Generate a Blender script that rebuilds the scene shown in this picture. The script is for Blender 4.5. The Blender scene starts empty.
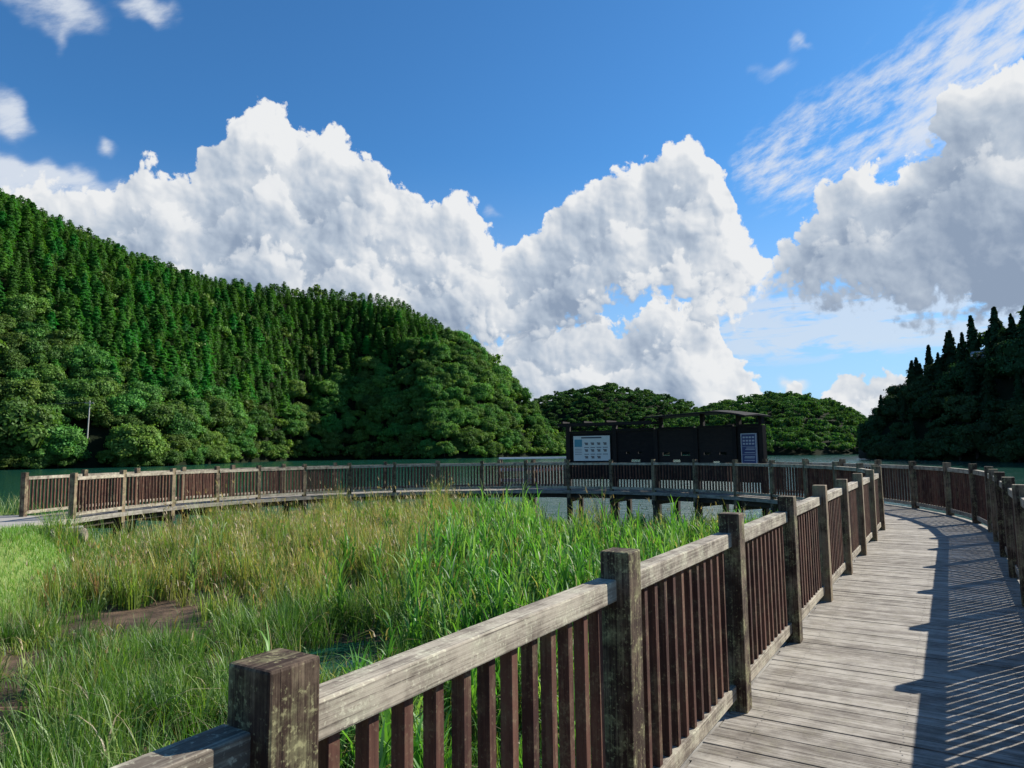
import bpy, bmesh, math, random
import numpy as np
from math import radians as R, sin, cos, pi
from mathutils import Vector, Matrix, noise as mnoise

random.seed(7)
rng = np.random.default_rng(11)
scene = bpy.context.scene
COL = scene.collection

# ------------------------------------------------------------------ camera
EYE = 1.6417
PITCH, ROLL = R(5.4138), R(-0.7925)
cam_d = bpy.data.cameras.new('camera')
cam = bpy.data.objects.new('camera', cam_d); COL.objects.link(cam)
cam_d.sensor_width = 36.0
cam_d.lens = 36.0 * 695.32 / 1024.0
cam_d.clip_start = 0.05
cam_d.clip_end = 20000
cr, sr = cos(ROLL), sin(ROLL)
r0 = Vector((1, 0, 0)); u0 = Vector((0, -sin(PITCH), cos(PITCH))); f0 = Vector((0, cos(PITCH), sin(PITCH)))
cx = r0 * cr + u0 * sr; cy = r0 * -sr + u0 * cr; cz = -f0
cam.matrix_world = Matrix(((cx.x, cy.x, cz.x, 0), (cx.y, cy.y, cz.y, 0), (cx.z, cy.z, cz.z, EYE), (0, 0, 0, 1)))
scene.camera = cam

# ------------------------------------------------------------------ exposure
scene.view_settings.view_transform = 'Standard'
scene.view_settings.look = 'None'
scene.view_settings.exposure = 0.72
scene.view_settings.gamma = 1.0

# ------------------------------------------------------------------ sun
SUN_AZ, SUN_EL = 63.0, 33.9          # clockwise from +Y
SUN_STRENGTH = 5.0
sd = Vector((sin(R(SUN_AZ)) * cos(R(SUN_EL)), cos(R(SUN_AZ)) * cos(R(SUN_EL)), sin(R(SUN_EL))))
sun_d = bpy.data.lights.new('sun', 'SUN'); sun_d.energy = SUN_STRENGTH; sun_d.angle = R(0.5)
sun_d.color = (1.0, 0.95, 0.86)
sun = bpy.data.objects.new('sun', sun_d); COL.objects.link(sun)
sun.rotation_euler = sd.to_track_quat('Z', 'Y').to_euler()
sun.location = (60, 30, 60)

# ------------------------------------------------------------------ node helper
class NT:
    def __init__(s, tree):
        s.t = tree; s.n = tree.nodes; s.l = tree.links
    def new(s, typ, **kw):
        nd = s.n.new(typ)
        for k, v in kw.items(): setattr(nd, k, v)
        return nd
    def put(s, sock, v):
        if v is None: return
        if isinstance(v, bpy.types.NodeSocket): s.l.new(v, sock)
        else: sock.default_value = v
    def math(s, op, a, b=None, c=None, clamp=False):
        nd = s.new('ShaderNodeMath', operation=op); nd.use_clamp = clamp
        s.put(nd.inputs[0], a); s.put(nd.inputs[1], b); s.put(nd.inputs[2], c)
        return nd.outputs[0]
    def vmath(s, op, a, b=None):
        nd = s.new('ShaderNodeVectorMath', operation=op)
        s.put(nd.inputs[0], a); s.put(nd.inputs[1], b)
        return nd.outputs[0]
    def comb(s, x, y, z=0.0):
        nd = s.new('ShaderNodeCombineXYZ')
        s.put(nd.inputs[0], x); s.put(nd.inputs[1], y); s.put(nd.inputs[2], z)
        return nd.outputs[0]
    def sep(s, v):
        nd = s.new('ShaderNodeSeparateXYZ'); s.put(nd.inputs[0], v); return nd.outputs
    def noise(s, vec, scale, detail=4, rough=0.55, lac=2.0, dist=0.0, dim='3D'):
        nd = s.new('ShaderNodeTexNoise', noise_dimensions=dim)
        s.put(nd.inputs['Vector'], vec)
        nd.inputs['Scale'].default_value = scale; nd.inputs['Detail'].default_value = detail
        nd.inputs['Roughness'].default_value = rough; nd.inputs['Lacunarity'].default_value = lac
        nd.inputs['Distortion'].default_value = dist
        return nd
    def voro(s, vec, scale, detail=0.0, smooth=None, rough=0.5, dim='3D'):
        nd = s.new('ShaderNodeTexVoronoi', feature='SMOOTH_F1' if smooth else 'F1', voronoi_dimensions=dim)
        s.put(nd.inputs['Vector'], vec)
        nd.inputs['Scale'].default_value = scale; nd.inputs['Detail'].default_value = detail
        nd.inputs['Roughness'].default_value = rough
        if smooth: nd.inputs['Smoothness'].default_value = smooth
        return nd
    def smooth(s, v, a, b, lo=0.0, hi=1.0):
        nd = s.new('ShaderNodeMapRange', interpolation_type='SMOOTHSTEP')
        s.put(nd.inputs[0], v)
        s.put(nd.inputs[1], a); s.put(nd.inputs[2], b)
        nd.inputs[3].default_value = lo; nd.inputs[4].default_value = hi
        return nd.outputs[0]
    def lin(s, v, a, b, lo=0.0, hi=1.0):
        nd = s.new('ShaderNodeMapRange'); nd.clamp = True
        s.put(nd.inputs[0], v); nd.inputs[1].default_value = a; nd.inputs[2].default_value = b
        nd.inputs[3].default_value = lo; nd.inputs[4].default_value = hi
        return nd.outputs[0]
    def mix(s, f, a, b, blend='MIX'):
        nd = s.new('ShaderNodeMix', data_type='RGBA', blend_type=blend)
        nd.clamp_factor = True
        s.put(nd.inputs[0], f)
        for sock, v in ((nd.inputs[6], a), (nd.inputs[7], b)):
            if isinstance(v, tuple) and len(v) == 3: v = (*v, 1)
            s.put(sock, v)
        return nd.outputs[2]
    def curve(s, v, pts, lo, hi, ymax):
        nd = s.new('ShaderNodeFloatCurve')
        x = s.math('DIVIDE', s.math('SUBTRACT', v, lo), hi - lo, clamp=True)
        nd.inputs[0].default_value = 1.0
        s.put(nd.inputs[1], x)
        c = nd.mapping.curves[0]
        q = [((a - lo) / (hi - lo), b / ymax) for a, b in pts]
        c.points[0].location = q[0]; c.points[1].location = q[-1]
        for a, b in q[1:-1]: c.points.new(a, b)
        for pt in c.points: pt.handle_type = 'VECTOR'
        nd.mapping.update()
        return s.math('MULTIPLY', nd.outputs[0], ymax)

# ------------------------------------------------------------------ sky and clouds (by direction of view from the place)
world = bpy.data.worlds.new('World'); scene.world = world
world.use_nodes = True
SKY_STRENGTH = 0.057
def build_world():
    t = NT(world.node_tree); t.n.clear()
    out = t.new('ShaderNodeOutputWorld'); bg = t.new('ShaderNodeBackground')
    bg.inputs['Strength'].default_value = SKY_STRENGTH
    t.l.new(bg.outputs[0], out.inputs[0])
    sky = t.new('ShaderNodeTexSky', sky_type='NISHITA')
    sky.sun_disc = False; sky.sun_elevation = R(SUN_EL); sky.sun_rotation = R(SUN_AZ)
    sky.air_density = 1.0; sky.dust_density = 0.3; sky.ozone_density = 3.0; sky.altitude = 200
    skyc = t.mix(1.0, sky.outputs[0], (0.58, 1.20, 1.62), 'MULTIPLY')
    tc = t.new('ShaderNodeTexCoord')
    D = tc.outputs['Generated']
    x, y, z = t.sep(D)
    deg = 180 / pi
    az = t.math('MULTIPLY', t.math('ARCTAN2', x, y), deg)
    el = t.math('MULTIPLY', t.math('ARCSINE', z), deg)
    P = t.comb(az, el, 0.0)
    # warp for ragged cumulus edges
    nw = t.noise(P, 0.26, 2.5, 0.5, dim='2D')
    wv = t.vmath('SUBTRACT', nw.outputs['Color'], (0.5, 0.5, 0.5))
    wx, wy, _ = t.sep(wv)
    azw = t.math('ADD', az, t.math('MULTIPLY', wx, 3.6))
    elw = t.math('ADD', el, t.math('MULTIPLY', wy, 3.4))
    Pw = t.comb(azw, elw, 0.0)
    def puff(vec, scale, sm):                                 # rounded heads: 1 at a centre, falling away
        v1 = t.voro(vec, scale, 0.0, smooth=sm, dim='2D')
        return t.math('SUBTRACT', 0.75, v1.outputs['Distance'])
    half = t.comb(t.math('ADD', az, t.math('MULTIPLY', wx, 1.1)), t.math('ADD', el, t.math('MULTIPLY', wy, 1.1)), 0.0)
    A0 = puff(half, 0.24, 0.5); A1 = puff(t.vmath('ADD', half, (0.9, 0.75, 0.0)), 0.24, 0.5)
    B0 = puff(half, 0.62, 0.35); B1 = puff(t.vmath('ADD', half, (0.36, 0.32, 0.0)), 0.62, 0.35)
    C0 = puff(half, 1.55, 0.3); C1 = puff(t.vmath('ADD', half, (0.15, 0.13, 0.0)), 1.55, 0.3)
    b0 = t.math('ADD', t.math('ADD', t.math('MULTIPLY', A0, 0.60), t.math('MULTIPLY', B0, 0.40)), t.math('MULTIPLY', t.math('SUBTRACT', C0, 0.4), 0.30))
    # lit flank of each head
    relief = t.math('ADD', t.math('MULTIPLY', t.math('SUBTRACT', A0, A1), 0.75), t.math('MULTIPLY', t.math('SUBTRACT', B0, B1), 0.50))
    relief = t.math('ADD', relief, t.math('MULTIPLY', t.math('SUBTRACT', C0, C1), 0.26))
    nf = t.noise(half, 0.80, 7, 0.66, dim='2D')
    fine = t.math('SUBTRACT', nf.outputs[0], 0.5)
    LO, HI = -62.0, 62.0
    main_top = [(-62, 0), (-52, 4), (-45, 15), (-37.2, 18.6), (-33.7, 18.7), (-31.0, 18.6), (-29.4, 20.2), (-28.2, 21.2), (-26.8, 21.0), (-25.2, 21.4), (-23.8, 23.6), (-22.3, 25.0), (-20.3, 26.2), (-18.1, 25.6), (-17.3, 24.3), (-15.0, 25.4), (-13.3, 24.7), (-11.7, 24.3), (-11.2, 23.2), (-10.0, 21.2), (-8.6, 20.4), (-7.6, 20.2), (-6.7, 19.4), (-5.0, 20.4), (-2.8, 20.4), (-1.7, 19.4), (-0.6, 17.8), (0.4, 17.0), (1.7, 18.0), (4.2, 19.4), (6.0, 21.2), (6.8, 21.5), (10.2, 23.0), (12.3, 22.3), (13.2, 24.6), (15.2, 25.0), (16.8, 23.6), (17.7, 21.4), (18.6, 19.0), (19.5, 16.3), (20.6, 14.2), (21.6, 11), (23, 6), (45, 0), (62, 0)]
    main_bot = [(-62, 6), (-45, 2), (-9, 4.0), (-3.6, 7.8), (-1.0, 8.2), (0.7, 8.0), (4.1, 8.8), (7.4, 10.4), (9.4, 11.0), (11.4, 11.6), (13, 10.8), (15.4, 9.0), (18.6, 10.2), (20.6, 12.2), (23, 15), (45, 20), (62, 20)]
    low_top = [(-62, -4), (-45, -2), (-9, 4), (-6, 8.2), (-3.4, 9.2), (0.7, 10.2), (4.1, 10.3), (7.4, 10.7), (8.6, 10.7), (10.0, 11.2), (12.2, 11.8), (14.7, 12.0), (16.4, 10.8), (17.6, 8.2), (18.5, 5.8), (20.2, 3.0), (21.5, 4.9), (22.3, 5.2), (23.0, 3.2), (24.2, 3.9), (25.6, 5.4), (27.2, 5.0), (28.4, 5.6), (30, 4.6), (36, 4.0), (45, 3.0), (62, -3)]
    right_top = [(-62, 0), (-45, 0), (18.0, 4), (19.8, 13.0), (20.8, 14.4), (22.4, 15.8), (24.3, 17.8), (25.5, 19.4), (26.9, 20.0), (28.9, 19.8), (30.2, 19.7), (32.4, 21.2), (33.4, 23.6), (34.6, 24.8), (36.6, 25.2), (37.9, 24.4), (40, 24), (46, 20), (54, 6), (62, 0)]
    right_bot = [(-62, 22), (-45, 22), (18.6, 16), (20.0, 11.9), (21.5, 10.6), (22.9, 9.9), (27.0, 9.6), (29.6, 8.8), (32.7, 8.2), (34.5, 7.4), (35.6, 7.2), (38.0, 7.8), (45, 10), (62, 14)]
    def bank(top, bot, seed, edge):
        tp = t.curve(azw if not seed else t.math('ADD', az, t.math('MULTIPLY', wy, 4.0)), top, LO, HI, 30.0)
        dt = t.math('SUBTRACT', tp, elw)
        if bot is not None:
            bt = t.curve(azw, bot, LO, HI, 30.0)
            db = t.math('SUBTRACT', elw, bt)
            d = t.math('MINIMUM', dt, t.math('MULTIPLY', db, 0.55))
        else:
            db = None; d = dt
        d = t.math('ADD', d, t.math('MULTIPLY', t.math('SUBTRACT', b0, 0.42), 2.2 if not seed else 3.4))
        d = t.math('ADD', d, t.math('MULTIPLY', fine, 2.6))
        d = t.math('ADD', d, 0.10)
        a = t.smooth(d, 0.0, edge if bot is None else t.smooth(db, 0.5, 3.5, 1.1, edge))
        # depth towards the sun, measured along the outline
        tps = t.curve(t.math('ADD', azw, 1.4), top, LO, HI, 30.0)
        ds = t.math('SUBTRACT', tps, t.math('ADD', elw, 1.0))
        ds = t.math('MAXIMUM', ds, 0.0)
        rim = t.math('POWER', 2.718, t.math('MULTIPLY', ds, -0.50))
        return a, rim, dt, db
    nl = t.noise(P, 0.13, 3, 0.5, dim='2D')                            # broad light and shade inside the banks
    nlv = t.math('SUBTRACT', nl.outputs[0], 0.5)
    def tone(rim, base, gain, nk, rk):
        v = t.math('ADD', t.math('MULTIPLY', rim, gain), base)
        v = t.math('ADD', v, t.math('MULTIPLY', nlv, nk))
        v = t.math('ADD', v, t.math('MULTIPLY', relief, rk))
        v = t.math('ADD', v, t.math('MULTIPLY', fine, 0.40), clamp=True)
        cr_ = t.new('ShaderNodeValToRGB')
        e = cr_.color_ramp.elements
        e[0].position = 0.0; e[0].color = (2.9, 3.7, 5.0, 1)
        e[1].position = 1.0; e[1].color = (9.0, 9.15, 9.3, 1)
        m = e.new(0.42); m.color = (5.0, 5.8, 6.9, 1)
        t.l.new(v, cr_.inputs[0])
        return cr_.outputs[0]
    # high thin cloud, upper right, and streaks low on the right
    Ps = t.comb(t.math('ADD', t.math('MULTIPLY', az, 0.75), t.math('MULTIPLY', el, -0.45)), t.math('ADD', t.math('MULTIPLY', el, 1.45), t.math('MULTIPLY', az, -0.35)), 3.0)
    nc = t.noise(Ps, 0.75, 6, 0.64, dim='2D')
    nb = t.noise(Ps, 0.16, 2, 0.5, dim='2D')
    c_top = t.curve(az, [(-62, 0), (-45, 0), (17, 0), (17.6, 20), (18.5, 23), (23.6, 25.5), (30, 27.5), (36.9, 30), (45, 30), (62, 26)], LO, HI, 30.0)
    c_bot = t.curve(az, [(-62, 30), (-45, 30), (17, 30), (18.2, 20.4), (20, 18.4), (23.3, 17.0), (32.1, 19.5), (37.9, 23), (45, 23), (62, 30)], LO, HI, 30.0)
    box = t.math('MINIMUM', t.math('SUBTRACT', c_top, el), t.math('SUBTRACT', el, c_bot))
    boxm = t.smooth(box, -1.6, 2.4, 0.0, 1.0)
    cirr = t.smooth(t.math('ADD', t.math('ADD', nc.outputs[0], t.math('MULTIPLY', t.math('SUBTRACT', nb.outputs[0], 0.5), 0.75)), t.math('MULTIPLY', boxm, 0.27)), 0.50, 1.05)
    cirr = t.math('MULTIPLY', cirr, t.math('MULTIPLY', boxm, 0.85))
    Ph = t.comb(t.math('MULTIPLY', az, 0.22), t.math('MULTIPLY', el, 1.0), 9.0)
    nh = t.noise(Ph, 0.75, 5, 0.58, dist=0.3, dim='2D')
    hb = t.math('MULTIPLY', t.smooth(el, 5.6, 7.6), t.smooth(el, 10.8, 12.6, 1.0, 0.0))
    hb = t.math('MULTIPLY', hb, t.smooth(az, 11.0, 18.5))
    strat = t.math('MULTIPLY', t.smooth(t.math('ADD', nh.outputs[0], t.math('MULTIPLY', hb, 0.22)), 0.56, 0.72), hb)
    # a few small loose wisps, upper left
    wisp = None
    for (a0, e0, sa, se, k) in ((-34.6, 29.4, 2.6, 1.5, 1.0), (-28.6, 30.8, 2.2, 0.9, .9), (-31.2, 21.5, .9, .7, .8), (-37.2, 22.2, 1.4, 1.2, 1.1), (-33.6, 27.2, .7, 1.3, .4),
                                (-39, 17.8, 9.0, 1.6, 1.1), (-35.5, 19.2, 5.0, .8, .8), (22.0, 27.6, 2.4, .8, .55), (23.8, 28.9, 1.2, .5, .6), (-1.0, 19.0, 0.9, .6, .6), (22.0, 5.0, 1.3, .7, 1.0)):
        q = t.vmath('MULTIPLY', t.vmath('SUBTRACT', Pw, (a0, e0, 0)), (1 / sa, 1 / se, 0))
        dd = t.new('ShaderNodeVectorMath', operation='DOT_PRODUCT'); t.l.new(q, dd.inputs[0]); t.l.new(q, dd.inputs[1])
        g = t.math('MULTIPLY', t.math('POWER', 2.718, t.math('MULTIPLY', dd.outputs['Value'], -1.0)), k)
        wisp = g if wisp is None else t.math('ADD', wisp, g)
    wisp = t.math('MULTIPLY', t.smooth(t.math('MULTIPLY', wisp, t.math('ADD', 0.35, nc.outputs[0])), 0.18, 0.95), 0.85)
    aM, rM, dM, bM = bank(main_top, main_bot, 0, 0.5)
    aL, rL, dL, bL = bank(low_top, None, 0, 0.5)
    aL = t.math('MULTIPLY', aL, t.smooth(el, -0.5, 0.5))
    aR, rR, dR, bR = bank(right_top, right_bot, 0, 0.45)
    # the belly of a bank is shaded, its crown is bright
    rM = t.math('ADD', rM, t.math('MULTIPLY', t.smooth(bM, 0.0, 7.0), 0.22))
    # left part of the main bank is greyer; the towers on its right catch the sun
    grey = t.smooth(az, -30.0, -14.0, -0.12, 0.06)
    cM = tone(t.math('ADD', rM, grey), 0.22, 0.72, 1.0, 0.75)
    cL = tone(rL, 0.30, 0.68, 1.0, 0.75)
    cR = tone(rR, 0.03, 1.08, 0.8, 0.5)
    c = skyc
    # pale band of air over the horizon
    hz = t.smooth(el, -2.0, 24.0, 0.75, 0.0)
    c = t.mix(hz, c, (4.9, 6.6, 9.0))
    c = t.mix(cirr, c, (8.2, 8.6, 9.2))
    c = t.mix(wisp, c, (8.0, 8.5, 9.2))
    c = t.mix(t.math('MULTIPLY', strat, 0.70), c, (7.4, 8.0, 8.8))
    inner1 = [(-62, -4), (-45, 10), (-38, 15.6), (-34, 16.8), (-31.5, 15.2), (-29, 17.4), (-26.5, 18.9), (-24.5, 17.0), (-22.5, 19.0), (-20, 21.6), (-17.5, 20.2), (-15.5, 18.6), (-13.5, 20.4), (-11.5, 19.4), (-9.5, 16.2), (-7, 17.4), (-4.5, 17.6), (-2.0, 15.0), (0.5, 12.6), (3, 14.2), (5.5, 15.6), (8, 17.6), (10, 18.8), (12.2, 18.2), (14.2, 20.6), (16, 19.6), (17.6, 16.4), (19.4, 12.4), (21, 6), (45, -2), (62, -4)]
    inner2 = [(-62, -4), (-45, 7), (-36, 12.6), (-32, 13.4), (-28, 14.6), (-25, 13.6), (-21.5, 16.4), (-18.5, 16.8), (-16, 14.4), (-12.5, 15.8), (-10, 14.6), (-8, 12.6), (-5.5, 14.6), (-3.5, 14.2), (-1.5, 11.0), (1.0, 9.2), (4.0, 10.8), (7, 12.6), (9.5, 14.6), (12.5, 14.2), (14.5, 16.2), (16.5, 14.2), (18.0, 12.0), (20, 6), (45, -2), (62, -4)]
    lowin = [(-62, -4), (-9, 0), (-5, 6.4), (-2, 7.2), (1.5, 8.2), (4.5, 7.6), (7, 7.4), (9.5, 6.8), (12, 8.8), (14.2, 9.4), (16, 7.4), (17.4, 5.0), (19, 2), (26, 3.2), (34, 2.4), (45, 0), (62, -4)]
    rightin = [(-62, -4), (18, 0), (21, 11.8), (23.5, 14.4), (26, 16.4), (28.2, 15.4), (31, 16.4), (33.4, 18.8), (35.4, 20.6), (37.6, 19.6), (42, 17), (50, 6), (62, -4)]
    a1, r1, d1_, _b = bank(inner1, main_bot, 1, 0.7); a2, r2, d2_, _b = bank(inner2, main_bot, 1, 0.8)
    a3, r3, d3_, _b = bank(lowin, None, 1, 0.7); a4, r4, d4_, _b = bank(rightin, right_bot, 1, 0.9)
    c = t.mix(aL, c, cL)
    c = t.mix(t.math('MULTIPLY', t.math('MULTIPLY', aL, a3), 0.85), c, tone(r3, 0.22, 0.66, 1.1, 0.8))
    c = t.mix(aM, c, cM)
    c = t.mix(t.math('MULTIPLY', t.math('MULTIPLY', aM, a1), 0.85), c, tone(t.math('ADD', r1, grey), 0.20, 0.64, 1.2, 0.8))
    c = t.mix(t.math('MULTIPLY', t.math('MULTIPLY', aM, a2), 0.85), c, tone(t.math('ADD', r2, grey), 0.16, 0.60, 1.2, 0.75))
    c = t.mix(aR, c, cR)
    c = t.mix(t.math('MULTIPLY', t.math('MULTIPLY', aR, a4), 0.7), c, tone(r4, 0.02, 0.60, 0.8, 0.5))
    t.l.new(c, bg.inputs['Color'])
build_world()
try:
    world.cycles.sampling_method = 'MANUAL'; world.cycles.sample_map_resolution = 512
except Exception: pass

# ------------------------------------------------------------------ tagging and linking
def tag(o, label=None, cat=None, group=None, kind=None):
    if label: o['label'] = label
    if cat: o['category'] = cat
    if group: o['group'] = group
    if kind: o['kind'] = kind
    return o
def empty(name, loc=(0, 0, 0), rz=0.0):
    o = bpy.data.objects.new(name, None); COL.objects.link(o)
    o.location = loc; o.rotation_euler = (0, 0, rz); o.empty_display_size = 0.3
    return o
def link(name, me, mat, parent=None, loc=None):
    if mat is not None and len(me.materials) == 0: me.materials.append(mat)
    o = bpy.data.objects.new(name, me); COL.objects.link(o)
    if parent is not None: o.parent = parent
    if loc is not None: o.location = loc
    return o

class MB:
    """collects boxes and tubes with wood-grain uv (u along the grain, v across, in metres)"""
    def __init__(s): s.v = []; s.f = []; s.uv = []; s.r = []
    def face(s, pts, uvs, r):
        i = len(s.v); s.v += [tuple(p) for p in pts]; s.f.append(tuple(range(i, i + len(pts)))); s.uv += uvs; s.r += [r] * len(pts)
    def hexa(s, c, r=None, grain=0):
        """c: 8 corners, index = ix + 2*iy + 4*iz"""
        c = [Vector(p) for p in c]
        r = random.random() if r is None else r
        ou, ov = random.random() * 40, random.random() * 40
        base = len(s.v); s.v += [tuple(p) for p in c]
        quads = [(0, 2, 3, 1), (4, 5, 7, 6), (0, 1, 5, 4), (2, 6, 7, 3), (0, 4, 6, 2), (1, 3, 7, 5)]
        axes = [(0, 1), (0, 1), (0, 2), (0, 2), (1, 2), (1, 2)]
        L = [(c[1] - c[0]).length, (c[2] - c[0]).length, (c[4] - c[0]).length]
        s.r += [r] * 8
        for q, (a, b) in zip(quads, axes):
            s.f.append(tuple(base + k for k in q))
            for k in q:
                co = [(k & 1) * L[0], ((k >> 1) & 1) * L[1], ((k >> 2) & 1) * L[2]]
                if a == grain: u, w = co[a], co[b]
                elif b == grain: u, w = co[b], co[a]
                else: u, w = co[a] * 0.25, co[b]
                s.uv.append((u + ou, w + ov))
    def box(s, center, ax, ay, az, r=None, grain=0):
        """ax, ay, az: half-axis vectors"""
        c = Vector(center); ax, ay, az = Vector(ax), Vector(ay), Vector(az)
        s.hexa([c + (ax if i & 1 else -ax) + (ay if i & 2 else -ay) + (az if i & 4 else -az) for i in range(8)], r, grain)
    def tube(s, p0, p1, r0_, r1_, n=10, r=None, cap=True):
        p0, p1 = Vector(p0), Vector(p1); d = (p1 - p0).normalized()
        a = d.orthogonal().normalized(); b = d.cross(a)
        r = random.random() if r is None else r
        L = (p1 - p0).length; base = len(s.v)
        for j, (p, rr) in enumerate(((p0, r0_), (p1, r1_))):
            for k in range(n):
                th = 2 * pi * k / n
                s.v.append(tuple(p + (a * cos(th) + b * sin(th)) * rr))
        s.r += [r] * (2 * n)
        for k in range(n):
            k2 = (k + 1) % n
            s.f.append((base + k, base + k2, base + n + k2, base + n + k))
            s.uv += [(0, k * .1), (0, k * .1 + .1), (L, k * .1 + .1), (L, k * .1)]
        if cap:
            s.f.append(tuple(base + n + k for k in range(n))); s.uv += [(cos(k) * .1, sin(k) * .1) for k in range(n)]
            s.f.append(tuple(base + n - 1 - k for k in range(n))); s.uv += [(cos(k) * .1, sin(k) * .1) for k in range(n)]
    def mesh(s, name):
        me = bpy.data.meshes.new(name)
        me.from_pydata(s.v, [], s.f); 
        uv = me.uv_layers.new(name='grain')
        uv.data.foreach_set('uv', np.array(s.uv, dtype=np.float32).ravel())
        at = me.attributes.new('rnd', 'FLOAT', 'POINT'); at.data.foreach_set('value', np.array(s.r, dtype=np.float32))
        me.update()
        return me
    def build(s, name, mat, parent=None, bevel=0.0, seg=1):
        o = link(name, s.mesh(name), mat, parent)
        if bevel:
            m = o.modifiers.new('soft_edges', 'BEVEL'); m.width = bevel; m.segments = seg; m.limit_method = 'ANGLE'; m.angle_limit = R(40)
        return o

# ------------------------------------------------------------------ materials
def new_mat(name):
    m = bpy.data.materials.new(name); m.use_nodes = True
    t = NT(m.node_tree); t.n.clear()
    out = t.new('ShaderNodeOutputMaterial'); b = t.new('ShaderNodeBsdfPrincipled')
    t.l.new(b.outputs[0], out.inputs[0])
    return m, t, b, out

def wood(name, dark, light, moss=None, moss_amt=0.0, stain=0.5, rough=0.8, grain=55.0, crack=0.5, bump=0.35, spec=0.25, vary=0.3):
    m, t, b, out = new_mat(name)
    uv = t.new('ShaderNodeUVMap'); uv.uv_map = 'grain'
    at = t.new('ShaderNodeAttribute'); at.attribute_name = 'rnd'
    oi = t.new('ShaderNodeObjectInfo'); geo = t.new('ShaderNodeNewGeometry')
    rnd = t.math('FRACT', t.math('ADD', at.outputs['Fac'], oi.outputs['Random']))
    u, v, _ = t.sep(uv.outputs[0])
    gv = t.comb(t.math('MULTIPLY', u, 2.6), t.math('MULTIPLY', v, grain), t.math('MULTIPLY', rnd, 13.0))
    g = t.noise(gv, 1.0, 6, 0.65, dist=0.25)
    gv2 = t.comb(t.math('MULTIPLY', u, 0.8), t.math('MULTIPLY', v, grain * 0.28), t.math('MULTIPLY', rnd, 7.0))
    g2 = t.noise(gv2, 1.0, 4, 0.6)
    st = t.noise(geo.outputs['Position'], 5.0, 8, 0.70)
    f = t.math('ADD', t.math('MULTIPLY', g.outputs[0], 0.75), t.math('MULTIPLY', g2.outputs[0], 0.55))
    f = t.math('ADD', f, t.math('MULTIPLY', t.math('SUBTRACT', st.outputs[0], 0.5), stain))
    f = t.math('ADD', f, t.math('MULTIPLY', t.math('SUBTRACT', rnd, 0.5), vary))
    f = t.smooth(f, 0.42, 0.90)
    c = t.mix(f, dark, light)
    if moss:
        mn = t.noise(geo.outputs['Position'], 7.5, 8, 0.7)
        ms = t.math('ADD', t.math('MULTIPLY', mn.outputs[0], 0.8), t.math('MULTIPLY', g.outputs[0], 0.35))
        c = t.mix(t.math('MULTIPLY', t.smooth(ms, 0.55, 0.72), moss_amt), c, moss)
    if moss:
        sp = t.noise(geo.outputs['Position'], 70, 3, 0.6)
        c = t.mix(t.math('MULTIPLY', t.smooth(t.math('ADD', t.math('MULTIPLY', sp.outputs[0], .75), t.math('MULTIPLY', mn.outputs[0], .4)), 0.62, 0.74), moss_amt), c, tuple(min(.75, x * 1.5) for x in moss))
    ck = t.voro(t.comb(t.math('MULTIPLY', u, 0.9), t.math('MULTIPLY', v, grain * 0.55), t.math('MULTIPLY', rnd, 5.0)), 1.0, 0.0)
    ckm = t.math('MULTIPLY', t.smooth(g.outputs[0], 0.30, 0.40, 1.0, 0.0), crack)
    c = t.mix(ckm, c, tuple(x * 0.22 for x in dark))
    t.l.new(c, b.inputs['Base Color'])
    b.inputs['Roughness'].default_value = rough
    b.inputs['Specular IOR Level'].default_value = spec
    bp = t.new('ShaderNodeBump'); bp.inputs['Strength'].default_value = bump; bp.inputs['Distance'].default_value = 0.004
    t.l.new(t.math('SUBTRACT', g.outputs[0], t.math('MULTIPLY', ckm, 0.6)), bp.inputs['Height'])
    t.l.new(bp.outputs[0], b.inputs['Normal'])
    return m

M = {}
M['deck'] = wood('deck_board', (0.125, 0.105, 0.085), (0.395, 0.360, 0.305), moss=(0.17, 0.155, 0.095), moss_amt=0.25, stain=0.8, grain=75, crack=0.8, rough=0.72, vary=0.15)
M['post'] = wood('weathered_post', (0.032, 0.017, 0.011), (0.205, 0.150, 0.098), moss=(0.25, 0.235, 0.12), moss_amt=0.6, stain=1.3, grain=105, crack=0.8, bump=0.6)
M['rail'] = wood('weathered_rail', (0.13, 0.105, 0.080), (0.43, 0.375, 0.29), moss=(0.42, 0.40, 0.29), moss_amt=0.55, stain=1.2, vary=0.14, grain=105, crack=0.55, bump=0.5)
M['baluster'] = wood('red_brown_baluster', (0.040, 0.015, 0.011), (0.125, 0.055, 0.036), moss=(0.22, 0.18, 0.10), moss_amt=0.25, stain=0.6, grain=55, crack=0.4)
M['edge'] = wood('bleached_edge_board', (0.13, 0.115, 0.095), (0.36, 0.335, 0.285), stain=0.6, grain=40, crack=0.3)
M['pile'] = wood('dark_pile', (0.018, 0.015, 0.012), (0.060, 0.048, 0.036), stain=0.6, grain=40, crack=0.3)
M['hide'] = wood('dark_stained_board', (0.007, 0.005, 0.005), (0.021, 0.016, 0.013), stain=0.4, grain=30, crack=0.3)
M['pale_paint'] = wood('pale_barrier', (0.68, 0.68, 0.64), (0.84, 0.84, 0.80), stain=0.5, grain=30, crack=0.15)
M['log'] = wood('rotten_log', (0.10, 0.050, 0.028), (0.27, 0.155, 0.095), stain=0.9, grain=35, crack=0.7)

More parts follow.
